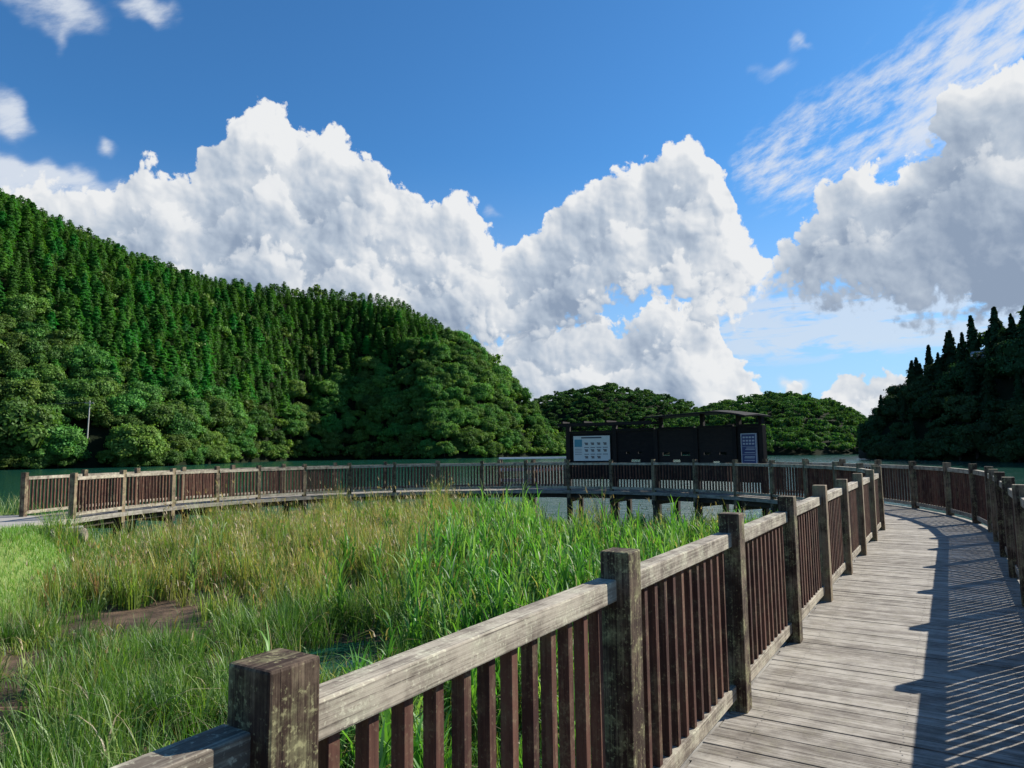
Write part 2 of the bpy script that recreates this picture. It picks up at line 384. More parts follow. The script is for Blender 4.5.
def leafy(name, base, hue_var=0.25, trans=0.35, gloss=0.012):
    m, t, b, out = new_mat(name)
    at = t.new('ShaderNodeAttribute'); at.attribute_name = 'tint'
    oi = t.new('ShaderNodeObjectInfo')
    col = t.mix(1.0, at.outputs['Color'], (*base, 1), 'MULTIPLY')
    hs = t.new('ShaderNodeHueSaturation')
    t.l.new(col, hs.inputs['Color'])
    t.l.new(t.math('ADD', 0.5 - 0.035, t.math('MULTIPLY', oi.outputs['Random'], 0.06)), hs.inputs['Hue'])
    r2 = t.math('FRACT', t.math('MULTIPLY', oi.outputs['Random'], 17.3))
    t.l.new(t.math('ADD', 1.0 - hue_var, t.math('MULTIPLY', r2, 2 * hue_var)), hs.inputs['Value'])
    c = hs.outputs[0]
    df = t.new('ShaderNodeBsdfDiffuse'); tr = t.new('ShaderNodeBsdfTranslucent'); gl = t.new('ShaderNodeBsdfGlossy')
    gl.inputs['Roughness'].default_value = 0.55
    t.l.new(c, df.inputs[0])
    t.l.new(t.mix(1.0, c, (1.15, 1.25, 0.55), 'MULTIPLY'), tr.inputs[0])
    m1 = t.new('ShaderNodeMixShader'); m1.inputs[0].default_value = trans
    t.l.new(df.outputs[0], m1.inputs[1]); t.l.new(tr.outputs[0], m1.inputs[2])
    m2 = t.new('ShaderNodeMixShader'); m2.inputs[0].default_value = gloss
    t.l.new(m1.outputs[0], m2.inputs[1]); t.l.new(gl.outputs[0], m2.inputs[2])
    t.l.new(m2.outputs[0], out.inputs[0])
    t.n.remove(b)
    return m
M['conifer'] = leafy('conifer_needles', (0.045, 0.185, 0.023), 0.32, 0.38)
M['broadleaf'] = leafy('broad_leaves', (0.086, 0.192, 0.038), 0.42, 0.33)
M['shade_broadleaf'] = leafy('shade_darkened_leaves', (0.038, 0.074, 0.024), 0.30, 0.14)  # broad leaves darkened so their colour carries the right hill's shade
M['shade_conifer'] = leafy('shade_darkened_needles', (0.026, 0.060, 0.020), 0.2, 0.14)  # needle colour lowered to stand in for backlit shade on the right hill
M['grass'] = leafy('marsh_blades', (1, 1, 1), 0.0, 0.45, 0.05)
def simple(name, c, rough=0.8, spec=0.3, noise_amt=0.3, scale=6.0, metal=0.0):
    m, t, b, out = new_mat(name)
    geo = t.new('ShaderNodeNewGeometry')
    n = t.noise(geo.outputs['Position'], scale, 6, 0.6)
    k = t.math('ADD', 1 - noise_amt, t.math('MULTIPLY', n.outputs[0], noise_amt * 2))
    cc = t.vmath('MULTIPLY', (c[0], c[1], c[2]), t.comb(k, k, k))
    t.l.new(cc, b.inputs['Base Color']); b.inputs['Roughness'].default_value = rough
    b.inputs['Specular IOR Level'].default_value = spec; b.inputs['Metallic'].default_value = metal
    return m
M['bark'] = simple('bark', (0.07, 0.055, 0.042), 0.9, 0.1, 0.4, 3)
M['forest_floor'] = simple('forest_floor', (0.012, 0.017, 0.008), 0.95, 0.05, 0.5, 0.4)
M['concrete'] = simple('weathered_concrete', (0.33, 0.31, 0.275), 0.85, 0.2, 0.35, 5)
M['rock'] = simple('pale_rock', (0.20, 0.17, 0.13), 0.9, 0.15, 0.5, 7)
M['pole'] = simple('utility_pole_concrete', (0.42, 0.40, 0.37), 0.8, 0.2, 0.2, 3)
M['wire'] = simple('cable', (0.05, 0.05, 0.05), 0.6, 0.3, 0.1, 3)
M['housewall'] = simple('house_wall', (0.45, 0.44, 0.42), 0.8, 0.2, 0.15, 1)
M['houseroof'] = simple('house_roof', (0.30, 0.29, 0.29), 0.5, 0.4, 0.15, 1)
M['window'] = simple('window_glass', (0.02, 0.025, 0.03), 0.1, 0.6, 0.1, 1)
M['board_white'] = simple('sign_board', (0.62, 0.63, 0.58), 0.5, 0.4, 0.08, 4)
M['board_frame'] = simple('sign_frame', (0.34, 0.37, 0.42), 0.5, 0.4, 0.1, 4)
M['board_blue'] = simple('sign_blue', (0.035, 0.045, 0.13), 0.5, 0.4, 0.1, 4)
M['map_teal'] = simple('map_teal', (0.07, 0.25, 0.30), 0.5, 0.4, 0.15, 9)
M['ink'] = simple('sign_ink', (0.07, 0.08, 0.10), 0.6, 0.3, 0.2, 9)
M['ink_brown'] = simple('sign_picture', (0.17, 0.15, 0.14), 0.6, 0.3, 0.4, 30)
M['plate'] = simple('pale_plate', (0.62, 0.62, 0.58), 0.5, 0.4, 0.1, 9)

def ground_mat():
    m, t, b, out = new_mat('marsh_soil')
    geo = t.new('ShaderNodeNewGeometry')
    at = t.new('ShaderNodeAttribute'); at.attribute_name = 'turf'
    n = t.noise(geo.outputs['Position'], 1.7, 8, 0.65)
    n2 = t.noise(geo.outputs['Position'], 14, 5, 0.6)
    mud = t.mix(t.smooth(n.outputs[0], 0.35, 0.65), (0.045, 0.030, 0.020), (0.135, 0.088, 0.056))
    turf = t.mix(t.smooth(n2.outputs[0], 0.3, 0.7), (0.075, 0.145, 0.022), (0.17, 0.20, 0.055))
    c = t.mix(at.outputs['Fac'], mud, turf)
    t.l.new(c, b.inputs['Base Color'])
    b.inputs['Roughness'].default_value = 0.75; b.inputs['Specular IOR Level'].default_value = 0.25
    bp = t.new('ShaderNodeBump'); bp.inputs['Strength'].default_value = 0.6; bp.inputs['Distance'].default_value = 0.04
    t.l.new(n2.outputs[0], bp.inputs['Height']); t.l.new(bp.outputs[0], b.inputs['Normal'])
    return m
M['soil'] = ground_mat()
def water_mat():
    m, t, b, out = new_mat('lake_water')
    geo = t.new('ShaderNodeNewGeometry')
    px, py, pz = t.sep(geo.outputs['Position'])
    p = t.comb(px, t.math('MULTIPLY', py, 1.6), pz)
    n = t.noise(p, 1.3, 4, 0.55, dist=0.3); n2 = t.noise(p, 0.13, 3, 0.5)
    b.inputs['Base Color'].default_value = (0.008, 0.060, 0.042, 1)
    b.inputs['Roughness'].default_value = 0.12
    b.inputs['IOR'].default_value = 1.33
    b.inputs['Specular IOR Level'].default_value = 0.8
    bp = t.new('ShaderNodeBump'); bp.inputs['Strength'].default_value = 0.75; bp.inputs['Distance'].default_value = 0.12
    h = t.math('MULTIPLY', n.outputs[0], t.math('ADD', 0.35, n2.outputs[0]))
    t.l.new(h, bp.inputs['Height']); t.l.new(bp.outputs[0], b.inputs['Normal'])
    return m
M['water'] = water_mat()

# ------------------------------------------------------------------ plan of the boardwalk: a straight run, then a ring to the left
X0, Y0, ANG, ST, RAD, WID, PH = -0.51, 1.50, R(32.062), 14.174, 10.067, 1.808, 1.214
DV = Vector((sin(ANG), cos(ANG))); NV = Vector((cos(ANG), -sin(ANG)))
CEN = Vector((X0, Y0)) + DV * ST - NV * RAD
WATER_Z = -1.40
def path(s, off=0.0):
    """point and travel direction at arclength s of the inner fence line, off metres to the right"""
    if s <= ST:
        q = Vector((X0, Y0)) + DV * s; n = NV; d = DV
    else:
        a = (s - ST) / RAD
        n = NV * cos(a) + DV * sin(a); d = DV * cos(a) - NV * sin(a)
        q = CEN + n * RAD
    return q + n * off, d, n
S_END = 52.0

# ------------------------------------------------------------------ water and terrain
def grid_mesh(name, xs, ys, hf):
    X, Y = np.meshgrid(xs, ys); Z = hf(X, Y)
    nx, ny = len(xs), len(ys)
    v = np.stack([X.ravel(), Y.ravel(), Z.ravel()], 1)
    i = np.arange((ny - 1) * (nx - 1)); r = i // (nx - 1); c = i % (nx - 1); a = r * nx + c
    f = np.stack([a, a + 1, a + nx + 1, a + nx], 1)
    return mesh_np(name, v, f), X, Y, Z
def mesh_np(name, v, f):
    me = bpy.data.meshes.new(name)
    v = np.asarray(v, np.float32); f = np.asarray(f, np.int32); k = f.shape[1]
    me.vertices.add(len(v)); me.vertices.foreach_set('co', v.ravel())
    me.loops.add(f.size); me.loops.foreach_set('vertex_index', f.ravel())
    me.polygons.add(len(f)); me.polygons.foreach_set('loop_start', np.arange(0, f.size, k, dtype=np.int32))
    me.update(calc_edges=True)
    return me
def smoothstep(a, b, x):
    t_ = np.clip((x - a) / (b - a), 0, 1); return t_ * t_ * (3 - 2 * t_)
def vnoise(X, Y, scale, seed=0, oct=4):
    """value noise in numpy"""
    out = np.zeros_like(X, dtype=float); amp = 1.0; tot = 0
    for o in range(oct):
        xs, ys = X * scale * 2 ** o + 37.1 * seed + 11 * o, Y * scale * 2 ** o - 19.7 * seed + 5 * o
        xi, yi = np.floor(xs).astype(np.int64), np.floor(ys).astype(np.int64)
        fx, fy = xs - xi, ys - yi; fx = fx * fx * (3 - 2 * fx); fy = fy * fy * (3 - 2 * fy)
        def h(a, b):
            n = (a * 374761393 + b * 668265263 + seed * 974711) & 0x7fffffff
            n = ((n ^ (n >> 13)) * 1274126177) & 0x7fffffff
            return ((n ^ (n >> 16)) & 0xffff) / 65535.0
        out += amp * ((h(xi, yi) * (1 - fx) + h(xi + 1, yi) * fx) * (1 - fy) + (h(xi, yi + 1) * (1 - fx) + h(xi + 1, yi + 1) * fx) * fy)
        tot += amp; amp *= 0.5
    return out / tot

w = MB(); w.face([(-4000, -4000, WATER_Z), (4000, -4000, WATER_Z), (4000, 4000, WATER_Z), (-4000, 4000, WATER_Z)], [(0, 0)] * 4, 0)
tag(w.build('water', M['water']), kind='structure')

def bank_amount(X, Y):
    toe = -9.75 + np.clip(16 - Y, -3, 20) * 0.36
    b = smoothstep(-0.3, 1.5, toe - X)
    c = smoothstep(0.0, 2.6, 21.3 + np.clip(-12 - X, 0, 40) * 0.75 - Y)
    return b * c
def marsh_mask(X, Y):
    sx, sy = X - X0, Y - Y0
    perp = sx * NV.x + sy * NV.y
    rr = np.hypot(X - CEN.x, Y - CEN.y)
    a = np.where(Y < 12, smoothstep(1.6, 0.2, perp), smoothstep(10.4, 9.3, rr))
    a = np.where((Y >= 12) & (X < -3), smoothstep(11.4, 10.3, rr), a)
    left = np.where(Y >= 12, (X < CEN.x) & (Y < 18.5), False)
    a = np.where(left, 1.0, a)
    back = np.where(X < -0.8, 29.6, 29.6 - np.clip(X + 0.8, 0, 2.5) * 2.1)
    return a * smoothstep(0.5, -0.6, Y - back)
PUD = [(-2.65, 10.5, 1.0, -.26), (-4.6, 13.6, .55, -.15), (-3.6, 22.5, .6, -.12), (-0.2, 14.0, .7, -.18), (-3.4, 15.5, .6, -.12), (1.3, 9.0, .8, -.2)]
MUD = [(-6.9, 12.9, 1.45, .02), (-6.1, 8.2, .85, .02), (-5.7, 11.9, .9, .02), (-5.2, 7.5, .5, 0)]
def ground(X, Y):
    m = marsh_mask(X, Y)
    z = WATER_Z + 0.045 + (vnoise(X, Y, 0.55, 3) - 0.45) * 0.22
    for (x, y, r, d) in PUD + MUD: z = z + d * np.exp(-((X - x) ** 2 + (Y - y) ** 2) / r ** 2)
    z = -2.3 + (z + 2.3) * m
    b = bank_amount(X, Y)
    zb = -0.045 + (vnoise(X, Y, 0.8, 5) - 0.5) * 0.06
    return z * (1 - b) + zb * b
gm, GX, GY, GZ = grid_mesh('marsh_ground', np.arange(-46, 12.01, 0.22), np.arange(-8, 52.01, 0.22), ground)
at = gm.attributes.new('turf', 'FLOAT', 'POINT'); at.data.foreach_set('value', smoothstep(0.08, 0.4, bank_amount(GX, GY)).ravel().astype(np.float32))
tag(link('marsh_ground', gm, M['soil']), kind='structure')

# hills: each given by shoreline distance, ridge distance and ridge elevation along bearings from the landing
class Hill:
    def __init__(s, name, az, d0, d1, el, tree_h, mid=0.5, tmax=1.7):
        s.name = name; s.az, s.d0, s.d1 = np.array(az, float), np.array(d0, float), np.array(d1, float)
        s.h = EYE + s.d1 * np.tan(np.radians(np.array(el, float))) - tree_h
        s.mid = mid; s.tmax = tmax
    def at(s, az, t):
        d0, d1, h = np.interp(az, s.az, s.d0), np.interp(az, s.az, s.d1), np.interp(az, s.az, s.h)
        d = d0 + (d1 - d0) * t
        tt = np.clip(t, 0, 1)
        prof = (tt * (1 - s.mid) + np.sin(tt * pi / 2) * s.mid)
        prof = np.where(t > 1, 1 - 0.35 * (t - 1) ** 2 * 2, prof)
        x, y = d * np.sin(np.radians(az)), d * np.cos(np.radians(az))
        bump = (vnoise(x, y, 0.035, 9, 3) - 0.5) * 9.0 * np.clip(t * 3, 0, 1) * np.clip(1.35 - t, 0.1, 1)
        z = WATER_Z - 0.4 + (h + 1.8) * prof + np.where(h > 4, bump, bump * 0.2)
        z = np.where(t < 0, WATER_Z - 1.5, z)
        return x, y, z
    def build(s):
        A = np.arange(s.az[0], s.az[-1] + .01, 0.5); T = np.concatenate([[-0.04], np.linspace(0.0, s.tmax, 40)])
        AA, TT = np.meshgrid(A, T); x, y, z = s.at(AA, TT)
        nx = len(A); i = np.arange((len(T) - 1) * (nx - 1)); r = i // (nx - 1); c = i % (nx - 1); a = r * nx + c
        me = mesh_np(s.name, np.stack([x.ravel(), y.ravel(), z.ravel()], 1), np.stack([a, a + 1, a + nx + 1, a + nx], 1))
        o = link(s.name, me, M['forest_floor']); tag(o, kind='structure')
        for p_ in me.polygons: p_.use_smooth = True
HL = Hill('hill', [-52, -45, -37.1, -34.2, -31.2, -27.9, -25.9, -20.9, -17.2, -12.4, -9.2, -5.9, -2.6, -0.2, 1.5, 3.0, 4.2],
          [185, 196, 204, 204, 205, 208, 214, 256, 292, 300, 284, 268, 280, 300, 316, 330, 338],
          [320, 325, 330, 330, 330, 332, 334, 338, 345, 348, 350, 350, 350, 350, 352, 356, 360],
          [18.5, 18.2, 17.5, 16.5, 15.2, 14.2, 13.7, 13.0, 13.0, 13.0, 12.3, 10.4, 8.1, 5.7, 3.7, 1.7, 0.7], 5.2, 0.45)
HR = Hill('hill', [26.3, 27.3, 28.1, 29.5, 31.1, 33.0, 35.4, 36.8, 40, 46, 55, 70, 90],
          [175, 171, 168, 164, 158, 150, 140, 135, 125, 112, 100, 90, 85],
          [205, 203, 202, 200, 196, 192, 186, 182, 172, 160, 150, 140, 135],
          [0.5, 1.7, 2.8, 3.8, 4.8, 5.8, 7.2, 7.9, 9.4, 11.0, 12.5, 13.5, 13.0], 2.8, 0.6)
HF = Hill('hill', [-3, 1.0, 3.0, 4.0, 7.2, 9.0, 11.3, 15.1, 18, 21],
          [400, 385, 370, 365, 355, 352, 350, 355, 360, 370],
          [480, 470, 460, 455, 450, 448, 445, 440, 440, 440],
          [3.4, 4.0, 4.4, 4.75, 5.1, 4.9, 4.5, 3.2, 2.1, 1.2], 3.6, 0.5)
HG = Hill('hill', [11.5, 13, 15.1, 18.2, 20, 21.9, 24.6, 26.9, 28.5, 31, 36],
          [315, 310, 300, 275, 255, 248, 252, 262, 268, 275, 290],
          [400, 400, 395, 385, 380, 378, 376, 372, 370, 370, 370],
          [2.0, 2.6, 3.3, 4.05, 4.25, 4.3, 3.5, 2.2, 1.5, 1.1, 0.8], 4.6, 0.4)
for h_ in (HL, HR, HF, HG): h_.build()

# ------------------------------------------------------------------ trees
def leaf_cloud(pos, nrm, size, r, tint):
    """quads at pos facing nrm; returns verts, faces, per-vertex tint"""
    n = len(pos)
    a = np.cross(nrm, r.normal(size=(n, 3))); a /= np.linalg.norm(a, axis=1, keepdims=True) + 1e-9
    b = np.cross(nrm, a)
    sz = np.asarray(size).reshape(-1, 1) if np.ndim(size) else size
    asp = r.uniform(0.55, 1.0, (n, 1))
    c = [pos - a * sz - b * sz * asp * .5, pos + a * sz * .5 - b * sz * asp, pos + a * sz + b * sz * asp * .5, pos - a * sz * .5 + b * sz * asp]
    v = np.stack(c, 1).reshape(-1, 3); f = np.arange(4 * n).reshape(-1, 4)
    return v, f, np.repeat(tint, 4, axis=0)
def sphere_pts(n, r):
    v = r.normal(size=(n, 3)); return v / np.linalg.norm(v, axis=1, keepdims=True)
def tinted(name, parts, mat):
    vs, fs, ts = [], [], []; k = 0
    for v, f, tt in parts:
        vs.append(v); fs.append(f + k); ts.append(tt); k += len(v)
    v = np.concatenate(vs); f = np.concatenate(fs); tt = np.concatenate(ts)
    me = mesh_np(name, v, f)
    a = me.attributes.new('tint', 'FLOAT_COLOR', 'POINT')
    a.data.foreach_set('color', np.concatenate([tt, np.ones((len(tt), 1))], 1).astype(np.float32).ravel())
    me.materials.append(mat)
    return me
def conifer_arrays(seed, n=1100, slim=1.0, point=0.52):
    """unit-height conifer"""
    r = np.random.default_rng(seed)
    nb = 95
    hb = r.uniform(0.06, 0.985, nb) ** 0.85
    rad = (0.215 * slim) * np.clip(1.02 - hb, 0, 1) ** point * r.uniform(0.70, 1.2, nb)
    rad *= np.where(hb < .22, .8, 1)
    ph = r.uniform(0, 2 * pi, nb)
    per = n // nb
    parts = []
    for i in range(nb):
        u = r.uniform(0.15, 1.0, per) ** 0.7
        d = np.array([cos(ph[i]), sin(ph[i]), 0])
        up = np.array([0, 0, 1.])
        side = np.cross(up, d)
        tip = rad[i]
        pos = d * (u * tip)[:, None] + up * (hb[i] - 0.30 * tip * u ** 1.5)[:, None]
        pos = pos + side * (r.normal(size=per) * 0.26 * tip * (1.1 - u * .5))[:, None] + up * (r.normal(size=per) * 0.011)[:, None]
        nrm = d * 0.75 + up * 0.55 + r.normal(size=(per, 3)) * 0.38
        nrm /= np.linalg.norm(nrm, axis=1, keepdims=True)
        br = r.uniform(0.8, 1.2)
        tint = np.ones((per, 3)) * (br * r.uniform(0.8, 1.2, (per, 1)))
        parts.append(leaf_cloud(pos, nrm, r.uniform(0.011, 0.021, per), r, tint))
    # dense inner mass
    m = n // 4
    h = r.uniform(0.1, 0.96, m); th = r.uniform(0, 2 * pi, m)
    rr_ = 0.12 * slim * np.clip(1.0 - h, 0, 1) ** (point + .05)
    pos = np.stack([np.cos(th) * rr_, np.sin(th) * rr_, h], 1)
    nrm = np.stack([np.cos(th), np.sin(th), np.full(m, .3)], 1); nrm /= np.linalg.norm(nrm, axis=1, keepdims=True)
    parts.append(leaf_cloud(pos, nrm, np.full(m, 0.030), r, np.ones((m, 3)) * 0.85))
    return parts
def broad_arrays(seed, lobes=26, per=75, flat=1.0, leaf=0.021, hearts=16):
    """crown about 1 wide, 0.85 high, base at z=0"""
    r = np.random.default_rng(seed)
    parts = []
    c = sphere_pts(lobes * 6, r); c[:, 2] = np.abs(c[:, 2]) * 1.25 - 0.35
    pick = []
    for q in c:                                             # spread lobes apart
        q = q * r.uniform(0.16, 0.40)
        if all(np.linalg.norm(q - p) > 0.105 for p in pick): pick.append(q)
        if len(pick) >= lobes: break
    for q in pick:
        lr = r.uniform(0.075, 0.19)
        ctr = np.array([q[0], q[1], 0.40 + q[2] * 1.05 * flat])
        n = sphere_pts(per, r); n[:, 2] = np.where(n[:, 2] < -0.35, -n[:, 2], n[:, 2])
        rad = lr * np.where(r.uniform(0, 1, per) < .12, r.uniform(1.05, 1.45, per), r.uniform(0.72, 1.08, per))
        pos = ctr + n * rad[:, None] * np.array([1, 1, .85])
        nn = n + r.normal(size=(per, 3)) * 0.42; nn /= np.linalg.norm(nn, axis=1, keepdims=True)
        br = r.uniform(0.78, 1.22); yl = r.uniform(-.1, .16)
        tint = np.array([1 + yl, 1.0, 1 - yl * .4]) * br * r.uniform(0.75, 1.25, (per, 1))
        parts.append(leaf_cloud(pos, nn, r.uniform(leaf * .6, leaf * 1.15, per), r, tint))
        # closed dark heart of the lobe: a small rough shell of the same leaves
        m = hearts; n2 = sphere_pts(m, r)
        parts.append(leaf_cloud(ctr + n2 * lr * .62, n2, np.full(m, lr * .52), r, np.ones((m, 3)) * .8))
    return parts
def trunk_mesh(name, h, rad, limbs):
    mb = MB(); r = random.Random(5)
    p = Vector((0, 0, -0.12)); 
    segs = 5
    for k in range(segs):
        q = Vector((r.uniform(-.01, .01) * k, r.uniform(-.01, .01) * k, h * (k + 1) / segs))
        mb.tube(p, q, rad * (1 - .75 * k / segs), rad * (1 - .75 * (k + 1) / segs), 7, cap=False); p = q
    for k in range(limbs):
        a = r.uniform(0, 6.28); z0 = h * r.uniform(.45, .9); L = r.uniform(.18, .32)
        mb.tube((0, 0, z0), (cos(a) * L, sin(a) * L, z0 + L * r.uniform(.3, .8)), rad * .4, rad * .12, 5, cap=False)
    me = mb.mesh(name); me.materials.append(M['bark']); return me
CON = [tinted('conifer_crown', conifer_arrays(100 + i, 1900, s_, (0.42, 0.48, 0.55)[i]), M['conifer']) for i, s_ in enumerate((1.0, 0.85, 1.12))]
CON += [tinted('conifer_crown', conifer_arrays(140 + i, 2300, s_, 0.95), M['shade_conifer']) for i, s_ in enumerate((1.0, 1.25, 0.85))]
BRO_SHADE = [tinted('shade_broadleaf_crown', broad_arrays(240 + i, 38, 150, f_), M['shade_broadleaf']) for i, f_ in enumerate((1.0, 1.2, 0.9))]
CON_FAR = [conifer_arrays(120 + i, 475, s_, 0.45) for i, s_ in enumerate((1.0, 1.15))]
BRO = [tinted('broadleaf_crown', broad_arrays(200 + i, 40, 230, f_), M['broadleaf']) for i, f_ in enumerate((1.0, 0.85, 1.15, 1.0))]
BRO_FAR = [broad_arrays(220 + i, 14, 22, 1.0, 0.055, 6) for i in range(2)]
TR_CON = trunk_mesh('trunk', 0.9, 0.018, 0)
TR_BRO = trunk_mesh('trunk', 0.45, 0.035, 6)

def seg_clear(x, y):                                        # keep a sight gap round the utility pole
    return not (abs(math.degrees(math.atan2(x, y)) + 31.45) < 1.0 and math.hypot(x, y) < 216)
def scatter(h, spacing, az0, az1, t0, t1, accept):
    """Poisson-like points on a hill"""
    pts = []; cell = {}
    n = 60000
    A = rng.uniform(az0, az1, n); T = rng.uniform(t0, t1, n)
    X, Y, Z = h.at(A, T); sp = spacing
    for a, t_, x, y, z in zip(A.tolist(), T.tolist(), X.tolist(), Y.tolist(), Z.tolist()):
        if not accept(a, t_): continue
        k = (int(x // sp), int(y // sp)); ok = True
        for i in (-1, 0, 1):
            for j in (-1, 0, 1):
                for (px, py, pz) in cell.get((k[0] + i, k[1] + j), ()):
                    if (px - x) ** 2 + (py - y) ** 2 + (.8 * (pz - z)) ** 2 < sp * sp: ok = False
        if ok:
            cell.setdefault(k, []).append((x, y, z)); pts.append((a, t_, x, y, z))
    return pts
def broad_limit(a):                                         # share of the left slope, from the shore up, that is broadleaf
    return float(np.interp(a, [-50, -37, -33, -29, -25, -20, -15, -10, -7, -5, -3], [.40, .36, .27, .18, .15, .16, .28, .44, .60, .85, 2]))
con_pts = [p for p in scatter(HL, 3.35, -43, -2, 0.08, 1.12, lambda a, t_: t_ > broad_limit(a) + 0.05 * math.sin(a * 2.1) + 0.03 * math.sin(a * 5.3))]
bro_left = [p for p in scatter(HL, 5.0, -44, 4.0, 0.01, 1.12, lambda a, t_: t_ < broad_limit(a) + 0.05 * math.sin(a * 2.1) + 0.03 * math.sin(a * 5.3)) if seg_clear(p[2], p[3])]
bro_right = scatter(HR, 4.8, 27.2, 58, 0.02, 1.15, lambda a, t_: True)
fringe = [scatter(HL, 4.2, -43, 4.0, -0.012, 0.035, lambda a, t_: True), scatter(HR, 4.2, 27.3, 50, -0.012, 0.06, lambda a, t_: True)]
bro_f = scatter(HF, 3.9, -2, 20, 0.01, 1.1, lambda a, t_: True)
bro_g = scatter(HG, 3.7, 11.8, 32, 0.01, 1.1, lambda a, t_: True)
def split(pts, share, t0):                                  # some places on a slope carry the other kind of tree
    k = [random.random() < share and p[1] > t0 for p in pts]
    return [p for p, q in zip(pts, k) if not q], [p for p, q in zip(pts, k) if q]
con_pts, mixed_in = split(con_pts, .07, 0.0)
bro_right, con_right = split(bro_right, .36, .18)
trees = []                                                  # kind, place, x, y, z, height/width
for (a, t_, x, y, z) in con_pts: trees.append(['conifer', 'left', a, t_, x, y, z, random.uniform(6.0, 9.6) * (.78 if t_ > .86 else 1), random.uniform(1.4, 2.0) * (1.2 if t_ > .86 else 1)])
for nm, pts_, lo, hi in (('left', bro_left, 7.0, 14.0), ('right', bro_right, 6.0, 10.5), ('far', bro_f, 3.6, 7.6), ('far_right', bro_g, 3.5, 7.2)):
    for (a, t_, x, y, z) in pts_:
        s_ = random.uniform(lo, hi)
        if nm == 'left' and t_ < 0.05: s_ *= 0.75
        if nm == 'left' and a > 0.5: s_ *= 0.85
        trees.append(['broadleaf', nm, a, t_, x, y, z, s_, random.uniform(.8, 1.1)])
for (a, t_, x, y, z) in mixed_in: trees.append(['broadleaf', 'left', a, t_, x, y, z, random.uniform(5.0, 8.0), random.uniform(.9, 1.2)])
for (a, t_, x, y, z) in con_right: trees.append(['conifer', 'right', a, t_, x, y, z, random.uniform(6.0, 9.8), random.uniform(1.05, 1.45)])
for nm, pts_ in (('left', fringe[0]), ('right', fringe[1])):
    for (a, t_, x, y, z) in pts_:
        if nm != 'left' or seg_clear(x, y): trees.append(['broadleaf', nm, a, t_, x, y, max(z, WATER_Z - .3), random.uniform(5.5, 9.0), random.uniform(.75, 1.0)])
def size_in_photo(tr):
    d = math.hypot(tr[4], tr[5])
    k = tr[7] / d
    if not (-37.5 < tr[2] < 37.5): k *= 0.05
    if tr[3] > 1.06: k *= 0.3
    return k
for kind in ('conifer', 'broadleaf'):
    L = sorted([t_ for t_ in trees if t_[0] == kind], key=size_in_photo, reverse=True)
    for i, tr in enumerate(L): tr.append(i < (285 if kind == 'conifer' else 296))
LAB = {('conifer', 'left'): ('dark green conical conifer in the dense plantation covering the left hillside', 'conifers on the left hillside'),
       ('conifer', 'right'): ('shaded dark conifer on the right hillside', 'conifers on the shaded right hill'),
       ('broadleaf', 'left'): ('round crowned broadleaf tree on the lower slope of the left hill', 'broadleaf trees on the left hill'),
       ('broadleaf', 'right'): ('shaded dark broadleaf tree on the right hillside', 'broadleaf trees on the shaded right hill'),
       ('broadleaf', 'far'): ('distant broadleaf tree on the hill behind the boarded screen', 'trees on the far hill behind the screen'),
       ('broadleaf', 'far_right'): ('distant broadleaf tree on the low hill between screen and right hillside', 'trees on the far hill right of the screen')}
def place_tree(kind, x, y, z, s_, wf, label, cat, group, proto=None, dark=False):
    e = empty('conifer_tree' if kind == 'conifer' else 'broadleaf_tree', (x, y, z), random.uniform(0, 6.28))
    e.rotation_euler[0] = random.gauss(0, .03); e.rotation_euler[1] = random.gauss(0, .03)
    tag(e, label, cat, group)
    if kind == 'conifer':
        e.scale = (s_ * wf, s_ * wf, s_)
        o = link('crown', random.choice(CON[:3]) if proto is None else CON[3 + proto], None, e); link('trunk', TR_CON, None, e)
    else:
        e.scale = (s_, s_, s_ * wf)
        o = link('crown', random.choice(BRO_SHADE if dark else BRO), None, e, (0, 0, -0.16)); link('trunk', TR_BRO, None, e)
    return e
rest = {'conifer': [], 'broadleaf': []}
for tr in trees:
    kind, nm, a, t_, x, y, z, s_, wf, single = tr
    if single:
        lab, grp = LAB[(kind, nm)]
        if kind == 'broadleaf' and nm == 'left' and t_ < 0.10: lab, grp = 'leafy broadleaf tree at the water edge below the left hill', 'broadleaf trees along the left shore'
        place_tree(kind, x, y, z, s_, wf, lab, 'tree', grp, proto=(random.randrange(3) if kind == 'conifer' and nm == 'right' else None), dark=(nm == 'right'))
    else: rest[kind].append(tr)
def merge(kind, protos, name, label):
    parts = []
    for (k, nm, a, t_, x, y, z, s_, wf, single) in rest[kind]:
        pr = random.choice(protos); th = random.uniform(0, 6.28)
        rot = np.array([[cos(th), -sin(th), 0], [sin(th), cos(th), 0], [0, 0, 1]])
        sc = np.array([s_ * wf, s_ * wf, s_]) if kind == 'conifer' else np.array([s_, s_, s_ * wf])
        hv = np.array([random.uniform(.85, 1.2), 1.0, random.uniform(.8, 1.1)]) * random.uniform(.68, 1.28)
        if kind == 'conifer' and nm == 'right': hv = hv * .38  # shade of the right hill painted into the needle tint
        if kind == 'broadleaf': hv = hv * np.array({'right': (.42, .44, .50), 'far': (.46, .62, .80), 'far_right': (.54, .72, .88), 'left': (1, 1, 1)}[nm])    # right-hill shade and blue haze of the far hills put into leaf tint
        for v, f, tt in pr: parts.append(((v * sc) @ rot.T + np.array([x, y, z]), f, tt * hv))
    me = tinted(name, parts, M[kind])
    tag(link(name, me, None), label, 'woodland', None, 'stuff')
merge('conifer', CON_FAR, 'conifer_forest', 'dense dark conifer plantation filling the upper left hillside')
merge('broadleaf', BRO_FAR, 'broadleaf_woodland', 'mixed broadleaf woodland filling the distant hills across the lake')

